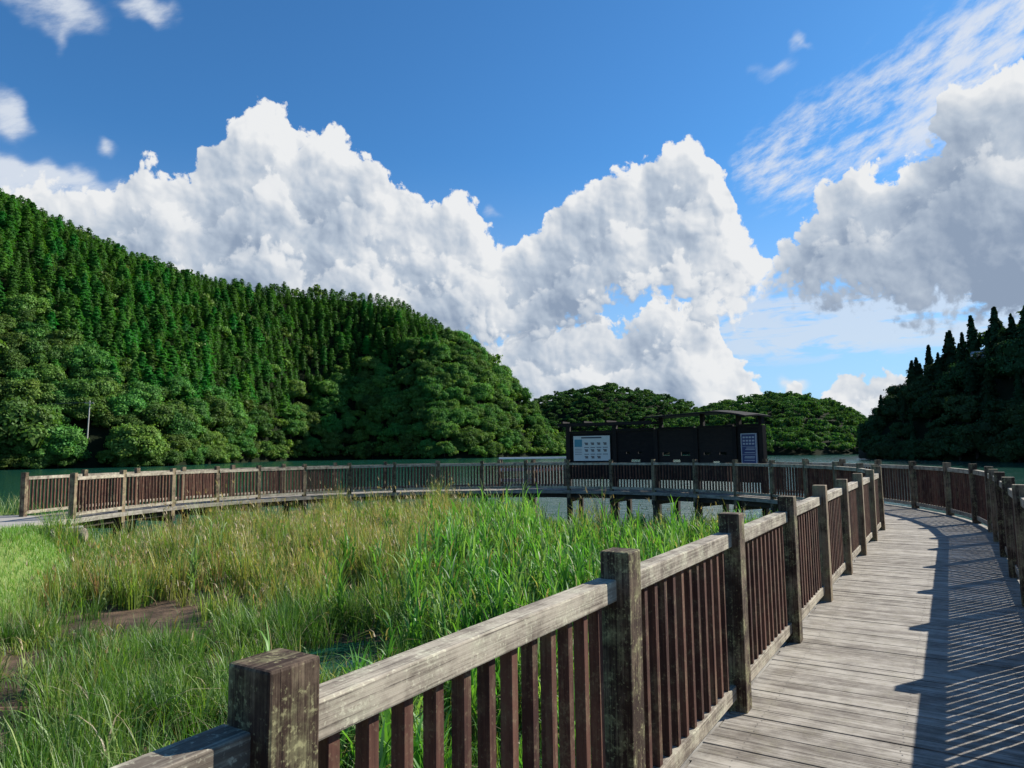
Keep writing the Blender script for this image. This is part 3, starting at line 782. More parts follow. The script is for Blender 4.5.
# tall conifers standing on the right ridge
for i, (a, el, d, hh, lab) in enumerate([
        (29.9, 5.7, 198, 11, 'lowest of the dark conifers on the right ridge, nearest the lake gap'),
        (30.4, 5.9, 199, 10, 'dark conifer crowded against the lowest tree of the right ridge'),
        (31.15, 6.7, 197, 12, 'narrow dark conifer standing alone on the right ridge, second step up'),
        (32.2, 7.5, 194, 12, 'dark conifer on the right ridge just left of the broad twin group'),
        (32.6, 7.6, 192, 11, 'dark conifer touching the twin group on the right ridge'),
        (33.35, 7.4, 191, 9.5, 'short dark conifer between two tall ones on the right ridge'),
        (33.95, 8.5, 190, 13, 'broad tall conifer left of the small house on the right ridge'),
        (35.15, 9.0, 187, 14, 'pointed tallest conifer standing behind the small house on the right ridge'),
        (36.1, 8.3, 184, 11, 'dark conifer right of the pointed tallest one on the right ridge'),
        (36.7, 8.8, 183, 13, 'dark conifer at the right edge of the photo on the ridge'),
        (37.6, 9.2, 181, 13, 'dark conifer half cut off by the right edge of the photo on the ridge')]):
    x, y = d * sin(R(a)), d * cos(R(a)); ztop = EYE + d * math.tan(R(el + .25)) 
    hh *= 1.3
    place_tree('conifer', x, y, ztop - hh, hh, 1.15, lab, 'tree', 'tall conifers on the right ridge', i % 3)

BIG = [(-35.6, 209, 21, 'largest pale green broadleaf tree, towering at the left edge of the photo'),
       (-33.2, 207, 15, 'tall rounded broadleaf tree right beside the largest one, left of the utility pole'),
       (-28.4, 207, 15, 'wide layered yellow green tree right of the utility pole'),
       (2.3, 330, 14, 'yellow green round tree at the water on the right end of the left hill')]
for a, d, hh, lab in BIG:
    x, y = d * sin(R(a)), d * cos(R(a))
    place_tree('broadleaf', x, y, WATER_Z + (1.5 if hh < 20 else 3), hh, 0.95 if hh < 20 else 1.05, lab, 'tree', None)

# ------------------------------------------------------------------ utility pole and house across the water
pb = Vector((-111.2, 182.0, 5.8))
po = empty('utility_pole', pb); tag(po, 'thin pale utility pole with a crossarm among trees on the left shore', 'pole')
mb = MB(); mb.tube((0, 0, -2), (0.35, 0, 10.2), .19, .13, 10); mb.build('shaft', M['pole'], po)
mb = MB(); mb.box((0.2, 0, 9.6), (1.15, .12, 0), (0, .06, 0), (0, 0, .07)); mb.build('crossarm', M['pole'], po)
mb = MB()
for k in (-.9, -.1, .9): mb.tube((0.2 + k, .1 * k, 9.67), (0.2 + k, .1 * k, 9.9), .06, .05, 6)
mb.build('insulator', M['pole'], po)
mb = MB()
for k in (-.9, .9):
    prev = None
    for q in range(25):
        u = q / 24; p_ = Vector((0.2 + k - 46 * u, .1 * k - 22 * u, 9.85 + 1.5 * u - 6 * u * (1 - u)))
        if prev is not None: mb.tube(prev, p_, .045, .045, 4, cap=False)
        prev = p_
mb.build('cable', M['wire'], po)
ha, hd = 34.62, 178.0
ho = empty('house', (hd * sin(R(ha)), hd * cos(R(ha)), EYE + hd * math.tan(R(6.95)) - 5.5), R(-40))
tag(ho, 'small grey roofed house half hidden by trees on the right ridge', 'house')
mb = MB(); mb.box((0, 0, .9), (2.3, 0, 0), (0, 2.0, 0), (0, 0, 1.3)); mb.build('wall', M['housewall'], ho)
mb = MB()
for sgn in (-1, 1): mb.box((0, sgn * 1.15, 2.75), (3.0, 0, 0), (0, 1.28, -.62 * sgn), (0, 0.03 * sgn, .07))
mb.build('roof', M['houseroof'], ho)
mb = MB(); mb.box((-1.0, -2.02, 1.2), (.5, 0, 0), (0, .03, 0), (0, 0, .45)); mb.build('window', M['window'], ho)

# ------------------------------------------------------------------ boardwalk: deck boards, edge boards, joists, piles
bw = empty('boardwalk', (X0, Y0, 0))
tag(bw, 'weathered grey plank boardwalk running ahead and looping left around the reed marsh', 'boardwalk')
def child(mb, name, mat, parent, bevel=0.0, seg=1):
    """build in world coordinates, keep under a thing whose empty has only a location"""
    l = parent.location
    mb.v = [(a - l.x, b - l.y, c - l.z) for a, b, c in mb.v]
    return mb.build(name, mat, parent, bevel, seg)
def P3(s, off, z):
    q, d, n = path(s, off); return Vector((q.x, q.y, z))
planks_near = []
mb = MB(); s = -9.0; IN, OUT = -0.035, WID + 0.035
while s < S_END:
    wdt = random.uniform(0.117, 0.123); g = random.uniform(0.004, 0.009)
    e = s + wdt; zt = random.uniform(-.0025, .0025); zt2 = zt + random.uniform(-.002, .002)
    ji, jo = random.uniform(-.012, .012), random.uniform(-.012, .012)
    c = []
    for iz in (0, 1):
        for iy, ss in ((0, s), (1, e)):
            for ix, off in ((0, IN + ji), (1, OUT + jo)):
                c.append(P3(ss, off, (zt if iy == 0 else zt2) - (0 if iz else .035)))
    mb.hexa(c, None, 0)
    if 0 < s < 13: planks_near.append((s, e, max(zt, zt2)))
    s = e + g
n_wood = len(mb.f)
for (ps, pe, pz) in planks_near:
    for off in (.16, WID / 2, WID - .16):
        for ss in (ps + .028, pe - .028):
            q, d, n = path(ss + random.uniform(-.004, .004), off + random.uniform(-.008, .008)); r_ = .0042
            mb.face([(q.x + cos(k * pi / 3) * r_, q.y + sin(k * pi / 3) * r_, pz + .0012) for k in range(6)], [(0, 0)] * 6, 0)
dk = child(mb, 'deck', M['deck'], bw)
dk.data.materials.append(M['wire'])
dk.data.polygons.foreach_set('material_index', np.array([0] * n_wood + [1] * (len(mb.f) - n_wood), np.int32))
def strip(mb, s0, s1, off, half, z0, z1, step=0.6):
    n = max(1, int((s1 - s0) / step)); 
    for k in range(n):
        a, b = s0 + (s1 - s0) * k / n, s0 + (s1 - s0) * (k + 1) / n
        c = [P3(ss, off + hh, z) for z in (z0, z1) for hh in (-half, half) for ss in (a, b)]
        c = [c[0], c[1], c[2], c[3], c[4], c[5], c[6], c[7]]
        mb.hexa(c, .5, 0)
for off in (-.052, WID + .052):
    mb = MB(); strip(mb, -9, S_END, off, .014, -.125, -.004); child(mb, 'edge_board', M['edge'], bw)
for off in (.16, WID / 2, WID - .16):
    mb = MB(); strip(mb, -9, S_END, off, .06, -.30, -.037); child(mb, 'joist', M['pile'], bw)
INNER_S = [k * 1.8 for k in range(-3, 9)] + [14.4 + k * 1.6967 for k in range(1, 7)] + [24.58 + 1.8 * k for k in range(1, 12)] + [46.0, 47.75, 49.75, 51.85]
OUTER_S = [-2.95, -1.15, .65, 2.45, 4.25, 6.05, 7.85, 9.65, 11.5, 13.35, 14.75, 16.1, 17.6, 19.18, 20.6, 22.0, 23.4, 24.9, 32.35, 33.6, 34.86, 37.16, 39.06, 40.86, 42.66, 44.40, 46.06, 47.56, 49.26, 51.14]
piles = [s for s in INNER_S if s > -4]
for s in piles:
    for off in (.10, WID - .10):
        q, d, n = path(s, off); mb = MB()
        mb.box((q.x, q.y, -1.35), (d.x * .085, d.y * .085, 0), (n.x * .085, n.y * .085, 0), (0, 0, 1.05), None, 2)
        child(mb, 'pile', M['pile'], bw)
    q, d, n = path(s, WID / 2); mb = MB()
    mb.box((q.x, q.y, -.385), (n.x * 1.0, n.y * 1.0, 0), (d.x * .06, d.y * .06, 0), (0, 0, .083), None, 0)
    child(mb, 'crossbeam', M['pile'], bw)

# ------------------------------------------------------------------ fences
def build_fence(name, label, S, off, side, skip=()):
    """side: -1 rails sit towards the marsh, +1 towards the lake"""
    f = empty(name, (P3(S[3], off, 0))); tag(f, label, 'fence')
    near = lambda q: (q.x ** 2 + q.y ** 2) ** .5
    for s in S:
        q, d, n = path(s, off); mb = MB(); hw = .066
        low = -.34
        tl = (random.gauss(0, .005), random.gauss(0, .005)); hgt = PH + random.gauss(0, .006)
        c = []
        for z in (low, hgt):
            k = z - 0 if z > 0 else 0
            for sy in (-hw, hw):
                for sx in (-hw, hw): c.append(Vector((q.x + d.x * sx + n.x * sy + tl[0] * k, q.y + d.y * sx + n.y * sy + tl[1] * k, z)))
        mb.hexa(c, None, 2)
        child(mb, 'post', M['post'], f, .007 if near(q) < 14 else 0.0, 2)
    bars = []
    for a, b in zip(S[:-1], S[1:]):
        if (a, b) in skip: continue
        ro = off + side * .03
        pa, pb_ = P3(a, ro, 0), P3(b, ro, 0); d = (pb_ - pa).normalized(); n = Vector((d.y, -d.x, 0))
        pa, pb_ = pa + d * .055, pb_ - d * .055; L = (pb_ - pa).length; mid = (pa + pb_) / 2
        close = near(mid) < 14
        dz = random.gauss(0, .004)
        mb = MB(); mb.box(mid + Vector((0, 0, 1.052 + dz)), d * (L / 2), n * .046, Vector((0, 0, .044))); child(mb, 'top_rail', M['rail'], f, .006 if close else 0, 2)
        mb = MB(); mb.box(mid + Vector((0, 0, .118)), d * (L / 2), n * .036, Vector((0, 0, .042))); child(mb, 'bottom_rail', M['rail'], f, .005 if close else 0, 2)
        nb = max(4, int(round(L / .132)) - 1)
        for k in range(nb):
            p_ = pa + d * (L * (k + 1) / (nb + 1))
            bars.append((near(p_), p_, d, n))
    order = sorted(range(len(bars)), key=lambda i: bars[i][0] + (100 if bars[i][1].y < .3 else 0))
    bulk = MB()
    for rank, i in enumerate(order):
        _, p_, d, n = bars[i]
        mb = MB() if rank < 96 else bulk
        mb.box(p_ + Vector((0, 0, .584)), d * .020, n * .023, Vector((0, 0, .424)), None, 2)
        if rank < 96: child(mb, 'baluster', M['baluster'], f, .003 if bars[i][0] < 6 else 0, 1)
    if bulk.v:
        o = child(bulk, 'baluster', M['baluster'], f); tag(o, kind='stuff')
    return f
build_fence('wooden_fence', 'brown baluster fence on the marsh side of the boardwalk with lichened top rail', INNER_S, 0.0, -1)
build_fence('wooden_fence', 'brown baluster fence on the lake side of the boardwalk casting striped shadows', OUTER_S, WID, 1, skip=((24.9, 32.35),))

# ------------------------------------------------------------------ pale barrier beyond the far fence
ba = empty('barrier', (0.9, 31.6, 0)); tag(ba, 'pale railed barrier with a brown end post beyond the far fence, left of the screen', 'barrier')
A_, B_ = Vector((-.55, 31.75, 0)), Vector((2.45, 31.35, 0)); bd = (B_ - A_).normalized(); bn = Vector((bd.y, -bd.x, 0)); bl = (B_ - A_).length
for u in (0.0, .5, 1.0):
    p_ = A_.lerp(B_, u); mb = MB(); mb.box(p_ + Vector((0, 0, -.45)), bd * .07, bn * .07, Vector((0, 0, 1.68)), None, 2); child(mb, 'post', M['post'], ba)
mb = MB(); mb.box((A_ + B_) / 2 + Vector((0, 0, 1.27)), bd * (bl / 2 + .08), bn * .10, Vector((0, 0, .04))); child(mb, 'top_rail', M['pale_paint'], ba)
for z, u1 in ((.76, .95), (.29, .55)):
    mb = MB(); e_ = A_.lerp(B_, u1); mb.box((A_ + e_) / 2 + bn * .09 + Vector((0, 0, z)), (e_ - A_) / 2, bn * .018, Vector((0, 0, .07))); child(mb, 'cross_rail', M['pale_paint'], ba)

# ------------------------------------------------------------------ bird screen on the far side of the ring
sc = empty('bird_screen', P3(28.6, WID, 0)); tag(sc, 'long dark boarded bird watching screen with peep slots and a low roof at its right', 'bird screen')
SS = [32.25, 30.5, 28.95, 27.45, 26.0, 25.0]; SO = WID + .05
for i, s in enumerate(SS):
    q, d, n = path(s, SO); zt = 2.62 if i < 2 else 2.40
    mb = MB(); mb.box((q.x, q.y, (zt - 2.2) / 2), (d.x * .09, d.y * .09, 0), (n.x * .09, n.y * .09, 0), (0, 0, (zt + 2.2) / 2), None, 2); child(mb, 'post', M['hide'], sc)
holes = {1: [(.30, 1.46, .05, .04), (.62, 1.46, .05, .04), (.5, 1.13, .12, .05)], 2: [(.22, 1.40, .10, .07), (.75, 1.40, .12, .07), (.5, 1.12, .1, .05)], 3: [(.25, 1.40, .10, .05), (.70, 1.40, .10, .05), (.5, 1.06, .1, .05)], 4: [(.08, 1.44, .07, .07), (.55, 1.44, .07, .07), (.3, 1.12, .07, .06)]}
for i in range(5):
    a, b = P3(SS[i], SO, 0), P3(SS[i + 1], SO, 0); d = (b - a).normalized(); n = Vector((d.y, -d.x, 0))
    a, b = a + d * .09, b - d * .09; L = (b - a).length
    z0, z1 = .36, 2.36 if i else 2.30
    hs = holes.get(i, []) if i < 4 else []
    us = sorted({0.0, 1.0} | {h[0] - h[2] for h in hs} | {h[0] + h[2] for h in hs}); zs = sorted({z0, z1} | {h[1] - h[3] for h in hs} | {h[1] + h[3] for h in hs})
    mb = MB()
    for u0_, u1_ in zip(us[:-1], us[1:]):
        for k0, k1 in zip(zs[:-1], zs[1:]):
            um, zm = (u0_ + u1_) / 2, (k0 + k1) / 2
            if any(abs(um - h[0]) < h[2] and abs(zm - h[1]) < h[3] for h in hs): continue
            p_ = a + d * (L * um)
            mb.box(p_ + Vector((0, 0, zm)), d * (L * (u1_ - u0_) / 2), n * .025, Vector((0, 0, (k1 - k0) / 2)), .4, 0)
    child(mb, 'wall_panel', M['hide'], sc)
    mb = MB(); mb.box((a + b) / 2 - n * 0 + Vector((0, 0, z1 + .052)), d * (L / 2 + .02), n * .06, Vector((0, 0, .048)), .3); child(mb, 'cap_rail', M['hide'], sc)
    if i in (1, 2, 3):
        for u in ((.5,) if i != 2 else (.35, .8)):
            p_ = a + d * (L * u); mb = MB(); mb.box(p_ - n * 0.045 + Vector((0, 0, 1.255 if i != 3 else 1.21)), d * .09, n * .012, Vector((0, 0, .03)), .5); child(mb, 'label_plate', M['plate'], sc)
        mb = MB(); mb.box((a + b) / 2 - n * .075 + Vector((0, 0, .98)), d * (L / 2), n * .048, Vector((0, 0, .025)), .5); child(mb, 'ledge', M['hide'], sc)
# bare beams over the left bays
for off in (SO, SO - .85):
    mb = MB()
    for a, b in ((32.45, 30.5), (30.5, 28.75)):
        pa, pb_ = P3(a, off, 2.66), P3(b, off, 2.66); d = (pb_ - pa).normalized(); n = Vector((d.y, -d.x, 0))
        mb.box((pa + pb_) / 2, d * ((pb_ - pa).length / 2), n * .05, Vector((0, 0, .055)), .4)
    child(mb, 'beam', M['hide'], sc)
for s in (32.25, 31.4, 30.5):
    pa, pb_ = P3(s, SO - 1.0, 2.755), P3(s, SO + .15, 2.755); d = (pb_ - pa).normalized(); n = Vector((d.y, -d.x, 0))
    mb = MB(); mb.box((pa + pb_) / 2, d * ((pb_ - pa).length / 2), n * .04, Vector((0, 0, .038)), .4); child(mb, 'rafter', M['hide'], sc)
# low ridged roof over the right bays, on short posts
mb = MB(); n_ = 14
zr = lambda s_: float(np.interp(s_, [24.9, 25.3, 26.2, 27.5, 29.0], [2.70, 2.80, 2.93, 2.90, 2.84]))
for k in range(n_):
    s0, s1 = 29.0 - (29.0 - 24.9) * k / n_, 29.0 - (29.0 - 24.9) * (k + 1) / n_
    for o0, o1, za, zb in ((SO + .35, SO - .3, .0, .05), (SO - .3, SO - .95, .05, .0)):
        c = [P3(s_, o_, z_ + zr(s_) + t_) for t_ in (-.03, .03) for o_, z_ in ((o0, za), (o1, zb)) for s_ in (s0, s1)]
        mb.hexa(c, .4, 0)
child(mb, 'roof', M['hide'], sc)
for s in (28.75, 27.2, 25.85, 25.0):
    q, d, n = path(s, SO - .02); mb = MB(); zt = zr(s); mb.box((q.x, q.y, (2.44 + zt) / 2), (d.x * .07, d.y * .07, 0), (n.x * .07, n.y * .07, 0), (0, 0, (zt - 2.44) / 2), None, 2); child(mb, 'roof_post', M['hide'], sc)
mb = MB(); strip(mb, 25.0, 32.2, SO - .6, .20, .40, .45); child(mb, 'bench', M['hide'], sc)

def sign_plane(s0, s1, z0, z1):
    pa, pb_ = P3(s0, SO - .115, 0), P3(s1, SO - .115, 0)     # left edge to right edge as seen from the marsh
    d = (pb_ - pa).normalized(); n = Vector((-d.y, d.x, 0))
    c = (pa + pb_) / 2
    if (Vector((CEN.x, CEN.y, 0)) - c).dot(n) < 0: n = -n
    L = (pb_ - pa).length
    def bx(u0_, u1_, v0, v1, lift, th, mb):
        p_ = pa + d * (L * (u0_ + u1_) / 2) + Vector((0, 0, z0 + (z1 - z0) * (v0 + v1) / 2)) + n * lift
        mb.box(p_, d * (L * (u1_ - u0_) / 2), n * th, Vector((0, 0, (z1 - z0) * (v1 - v0) / 2)))
    return bx, c
bx, c = sign_plane(32.03, 30.66, 1.14, 2.19)
sg = empty('information_board', (c.x, c.y, 1.2)); tag(sg, 'pale information board with rows of small bird pictures on the dark screen', 'sign')
mb = MB(); bx(0, 1, 0, 1, 0, .02, mb); pan = child(mb, 'panel', M['board_white'], sg)
mb = MB(); bx(.03, .24, .56, .86, .024, .003, mb); child(mb, 'map', M['map_teal'], sg).parent = pan
mb = MB(); bx(.22, .78, .90, .955, .024, .003, mb)
for r_ in range(3):
    for c_ in range(4): bx(.30 + .17 * c_, .43 + .17 * c_, .52 - .27 * r_, .545 - .27 * r_, .024, .003, mb)
for r_ in range(4): bx(.04, .23, .46 - .07 * r_, .475 - .07 * r_, .024, .003, mb)
child(mb, 'lettering', M['ink'], sg).parent = pan
for r_ in range(3):
    for c_ in range(4):
        if r_ == 2 and c_ == 3: continue
        u, v = .365 + .17 * c_, .68 - .27 * r_
        mb = MB(); bx(u - .038, u + .038, v - .05, v + .05, .024, .003, mb); bx(u - .055, u - .0385, v + .01, v + .06, .024, .003, mb)
        child(mb, 'bird_picture', M['ink_brown'], sg).parent = pan
bx, c = sign_plane(25.72, 25.14, 1.02, 2.12)
sg = empty('notice_board', (c.x, c.y, 1.1)); tag(sg, 'narrow dark blue notice board in a pale frame at the right end of screen', 'sign')
mb = MB(); bx(.06, .94, .035, .965, 0, .02, mb); pan = child(mb, 'panel', M['board_blue'], sg)
mb = MB(); bx(0, .055, 0, 1, 0, .03, mb); bx(.945, 1, 0, 1, 0, .03, mb); bx(.057, .943, 0, .033, 0, .03, mb); bx(.057, .943, .967, 1, 0, .03, mb); child(mb, 'frame', M['board_frame'], sg)
mb = MB()
for v in (.87, .76, .66): 
    for k in range(4):
        mb = MB(); bx(.13 + .2 * k, .27 + .2 * k, v - .028, v + .028, .024, .003, mb); child(mb, 'symbol', M['board_frame'], sg).parent = pan
mb = MB()
for v in (.52, .47, .37, .24, .2, .12): bx(.14 + random.uniform(0, .2), .88, v - .012, v + .012, .024, .003, mb)
bx(.06, .94, .565, .575, .024, .003, mb); bx(.06, .94, .30, .31, .024, .003, mb)
child(mb, 'lettering', M['board_frame'], sg).parent = pan

# ------------------------------------------------------------------ landing on the left bank
pth = [(-11.55, 18.38), (-13.75, 19.75), (-17.5, 18.9), (-26, 15.2), (-40, 12), (-40, 8.5), (-26, 11.6), (-14.2, 14.6), (-12.1, 16.3)]
mb = MB(); top = [(x, y, .012) for x, y in pth]; bot = [(x, y, -.12) for x, y in pth]
mb.face(top[::-1], [(0, 0)] * len(top), 0)
for i in range(len(pth)):
    j = (i + 1) % len(pth); mb.face([top[i], top[j], bot[j], bot[i]], [(0, 0)] * 4, 0)
tag(mb.build('path', M['concrete']), kind='structure')
ab = MB(); ab.box((-11.7, 17.75, -.36), (.62, .40, 0), (-.10, .16, 0), (0, 0, .21)); o = ab.build('abutment', M['concrete'], None, .03, 2)
tag(o, 'rough grey concrete abutment under the left end of the boardwalk', 'abutment')
def rock(name, loc, sx, sy, sz, seed, label):
    bm = bmesh.new(); bmesh.ops.create_icosphere(bm, subdivisions=3, radius=1)
    for v in bm.verts:
        k = 1 + .32 * mnoise.noise(v.co * 1.3 + Vector((seed, 0, 0))) + .12 * mnoise.noise(v.co * 3.5 + Vector((0, seed, 0)))
        v.co = Vector((v.co.x * sx, v.co.y * sy, v.co.z * sz)) * k
    me = bpy.data.meshes.new(name); bm.to_mesh(me); bm.free()
    me.materials.append(M['rock']); o = bpy.data.objects.new(name, me); COL.objects.link(o); o.location = loc
    tag(o, label, 'rock'); return o
rock('rock', (-10.85, 17.7, -.36), .17, .15, .20, 3, 'small brownish rock beside the boardwalk abutment on the left bank')
mb = MB(); mb.tube((0, 0, -.3), (.03, .02, .24), .10, .075, 10); mb.tube((.03, .02, .24), (.05, .03, .30), .075, .03, 10)
o = mb.build('tree_stump', M['rail']); o.location = (-11.15, 16.95, -.42); tag(o, 'small pale weathered stump on the grass below the path', 'stump')
mb = MB(); pr_ = Vector((-7.6, 8.55, -1.30))
for k in range(6):
    q_ = pr_ + Vector((.42, -.06 + random.uniform(-.04, .04), random.uniform(-.015, .02))); mb.tube(pr_, q_, .15 - .006 * k, .144 - .006 * k, 14, .5); pr_ = q_
o = mb.build('fallen_log', M['log']); tag(o, 'reddish brown rotten log lying in the marsh at the lower left', 'log')

# ------------------------------------------------------------------ grasses and reeds
def blades(pos, h, wd, lean, az_, col0, col1, segs=4, droop=0.5, tipw=0.06):
    n = len(pos); T = np.linspace(0, 1, segs + 1)
    d = np.stack([np.cos(az_), np.sin(az_), np.zeros(n)], 1)
    tw = az_ + rng.normal(0, .7, n) + pi / 2
    sdir = np.stack([np.cos(tw), np.sin(tw), np.zeros(n)], 1)
    V = []; Cc = []
    for t_ in T:
        c = pos + d * (h * lean * t_ ** 1.8)[:, None]; c[:, 2] += h * (t_ - droop * lean * t_ ** 2.6)
        ww = (wd * np.clip((1 - t_) ** 0.65, tipw, 1))[:, None] * .5
        V += [c - sdir * ww, c + sdir * ww]
        cc = col0 * (1 - t_) + col1 * t_; Cc += [cc, cc]
    V = np.stack(V, 1).reshape(-1, 3); Cc = np.stack(Cc, 1).reshape(-1, 3)
    k = 2 * (segs + 1); base = (np.arange(n) * k)[:, None]
    f = np.concatenate([base + np.array([[2 * i, 2 * i + 1, 2 * i + 3, 2 * i + 2]]) for i in range(segs)], 0)
    return V, f, Cc
def rand_pts(n, x0, x1, y0, y1, dens):
    X = rng.uniform(x0, x1, n); Y = rng.uniform(y0, y1, n)
    k = rng.uniform(0, 1, n) < dens(X, Y)
    X, Y = X[k], Y[k]; Z = ground(X, Y)
    return np.stack([X, Y, Z], 1)
def clear(X, Y):
    """1 where plants stand, 0 in open mud and water and under the walkway"""
    c = np.ones_like(X)
    for (x, y, r, d) in PUD: c *= 1 - np.exp(-((X - x) ** 2 + (Y - y) ** 2) / (r * .95) ** 2) * 1.15
    for (x, y, r, d) in MUD: c *= 1 - np.exp(-((X - x) ** 2 + (Y - y) ** 2) / (r * .9) ** 2) * 1.25
    perp = (X - X0) * NV.x + (Y - Y0) * NV.y; rr = np.hypot(X - CEN.x, Y - CEN.y)
    c *= np.where(Y < 14, perp < -.15, rr < 9.95)
    c *= marsh_mask(X, Y) > .55
    return np.clip(c, 0, 1)
def hsup(X, Y):
    """low growth round the mud, the log and the pool"""
    k = np.ones_like(X)
    for x, y, r, f_ in ((-6.4, 11.0, 1.7, .68), (-5.9, 7.2, .8, .6), (-2.4, 9.2, 1.0, .66), (-4.4, 12.4, .8, .4)): k *= 1 - f_ * np.exp(-((X - x) ** 2 + (Y - y) ** 2) / r ** 2)
    return k
def reed_share(X, Y):                                       # the lush reed bed lies right of this line
    return smoothstep(-1.2, 1.0, X + 2.2 - (Y - 10) * .06 + (vnoise(X, Y, .5, 21) - .5) * 3.0)
def near_share(X, Y): return smoothstep(13.6, 11.4, Y + (vnoise(X, Y, .6, 22) - .5) * 2.5 + (X + 5) * .15)
C = lambda *a: np.array(a)
def colmix(n, palette, weights, var=.25):
    p_ = rng.choice(len(palette), n, p=np.array(weights) / sum(weights)); c = np.array(palette)[p_]
    return c * rng.uniform(1 - var, 1 + var, (n, 1))
def stuff(name, parts, label, cat):
    me = tinted(name, parts, M['grass']); tag(link(name, me, None), label, cat, None, 'stuff')
GREEN = [(.105, .235, .030), (.070, .175, .025), (.165, .300, .046), (.21, .30, .075)]
DRY = [(.36, .33, .11), (.48, .40, .18), (.23, .27, .065), (.33, .21, .09), (.17, .26, .05)]
RUSH = [(.034, .118, .015), (.054, .165, .021), (.095, .215, .030), (.22, .21, .08)]
def tufts(cent, k, spread, hrange, lean):
    """blades growing out of tuft centres and arching outwards"""
    m = len(cent); kk = rng.integers(int(k * .5), int(k * 1.5), m); idx = np.repeat(np.arange(m), kk); n = len(idx)
    r_ = np.abs(rng.normal(0, spread, n)) * rng.uniform(.6, 1.6, m)[idx]; th = rng.uniform(0, 2 * pi, n)
    pos = cent[idx].copy(); pos[:, 0] += r_ * np.cos(th); pos[:, 1] += r_ * np.sin(th)
    h = rng.uniform(*hrange, m)[idx] * rng.uniform(.55, 1.1, n)
    ln = np.clip(lean * (.35 + r_ / spread * .5) * rng.uniform(.5, 1.5, n), .03, 1.2)
    return pos, h, ln, th + rng.normal(0, .5, n), idx
def tuft_col(m, idx, pal, w, var=.2, each=.18):
    return colmix(m, pal, w, var)[idx] * rng.uniform(1 - each, 1 + each, (len(idx), 1))
# olive and straw coloured grass with seed heads, back left
def d_dry(X, Y): return clear(X, Y) * (1 - reed_share(X, Y) * .85) * (1 - near_share(X, Y) * .92) * (bank_amount(X, Y) < .14) * np.clip(vnoise(X, Y, 1.0, 31, 3) * 3.0 - .85, 0.02, 1)
c_ = rand_pts(9500, -12, 7.5, 7, 29.5, d_dry); m_ = len(c_)
p_, hh, ln, az_, idx = tufts(c_, 22, .09, (.6, 1.25), .30)
hh = hh * np.interp(p_[:, 1], [9, 14, 20, 28], [.80, .95, 1.15, 1.3]) * (.45 + 1.1 * vnoise(p_[:, 0], p_[:, 1], .8, 33, 2)) * hsup(p_[:, 0], p_[:, 1]); n = len(p_)
base_c = tuft_col(m_, idx, GREEN + DRY, [2.4, 2.2, 2.2, 1.4, 1.0, .7, 2.6, .6, 3])
strawy = (rng.uniform(0, 1, n) < .30)[:, None]
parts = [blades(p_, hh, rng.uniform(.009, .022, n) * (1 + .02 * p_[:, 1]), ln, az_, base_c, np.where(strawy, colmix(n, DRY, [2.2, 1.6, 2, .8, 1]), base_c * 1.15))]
sel = rng.uniform(0, 1, n) < .085; q = p_[sel].copy(); m = len(q)
az2 = rng.uniform(0, 6.28, m); ln2 = rng.uniform(.05, .3, m); hs_ = hh[sel] * 1.2
parts.append(blades(q, hs_, np.full(m, .005), ln2, az2, colmix(m, DRY, [1, 1, 1, 1, 1]), colmix(m, DRY, [1, 2, 1, 1, .2])))
tip = q + np.stack([np.cos(az2), np.sin(az2), np.zeros(m)], 1) * (hs_ * ln2 * .85)[:, None]; tip[:, 2] += hs_ * (.90 - .5 * ln2 * .75)
for rp in range(3):
    parts.append(blades(tip + rng.normal(0, .012, (m, 3)), rng.uniform(.08, .19, m), rng.uniform(.012, .024, m), rng.uniform(.2, .9, m), az2 + rng.normal(0, .8, m), colmix(m, [(.40, .31, .16), (.32, .21, .11), (.46, .40, .23), (.24, .22, .09)], [2, .8, 1.5, 1]), colmix(m, [(.46, .37, .20), (.40, .29, .15)], [1, 1]), segs=2))
c2 = rand_pts(9000, -12, 3.5, 7, 29.5, d_dry); m = len(c2); cl = colmix(m, DRY + GREEN, [2, 2.2, 2, 1, 1, .6, .6, 1, 1.2], .3)
hb_ = rng.uniform(.5, 1.15, m) * np.interp(c2[:, 1], [9, 14, 20, 28], [.72, .85, 1.05, 1.2]) * hsup(c2[:, 0], c2[:, 1])
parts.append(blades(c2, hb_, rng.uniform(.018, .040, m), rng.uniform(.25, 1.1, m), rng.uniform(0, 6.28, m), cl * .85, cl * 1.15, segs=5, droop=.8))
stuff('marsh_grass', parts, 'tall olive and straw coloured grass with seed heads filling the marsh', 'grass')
# lush green reeds with leaves along the stem, in stands
def d_reed(X, Y): return clear(X, Y) * np.clip(reed_share(X, Y), .03, 1) * (1 - near_share(X, Y) * .85 * (X < -1.8)) * np.clip(vnoise(X, Y, .75, 41, 3) * 3.4 - 1.1, .05, 1)
c_ = rand_pts(3300, -8, 8, 3, 28.5, d_reed); m_ = len(c_)
p_, H, ln, az_, idx = tufts(c_, 5, .13, (.95, 1.5), .10); n = len(p_)
H = H * np.interp(p_[:, 1], [4, 9, 15, 21, 23, 28], [.62, .80, 1.0, 1.05, .85, .65]) * (.62 + .75 * vnoise(p_[:, 0], p_[:, 1], .9, 43, 2))
H = H * np.where(p_[:, 0] > .8, np.interp(p_[:, 1], [16, 20.5], [1, .45]), 1)
tall = np.exp(-((p_[:, 0] + .7) / .7) ** 2 - ((p_[:, 1] - 20.5) / 2) ** 2) + .9 * np.exp(-((p_[:, 0] + 1.7) / .6) ** 2 - ((p_[:, 1] - 13) / 1.2) ** 2) + .8 * np.exp(-((p_[:, 0] - 1.9) / .6) ** 2 - ((p_[:, 1] - 19) / 2.0) ** 2); H = H * (1 + .40 * tall) * hsup(p_[:, 0], p_[:, 1])
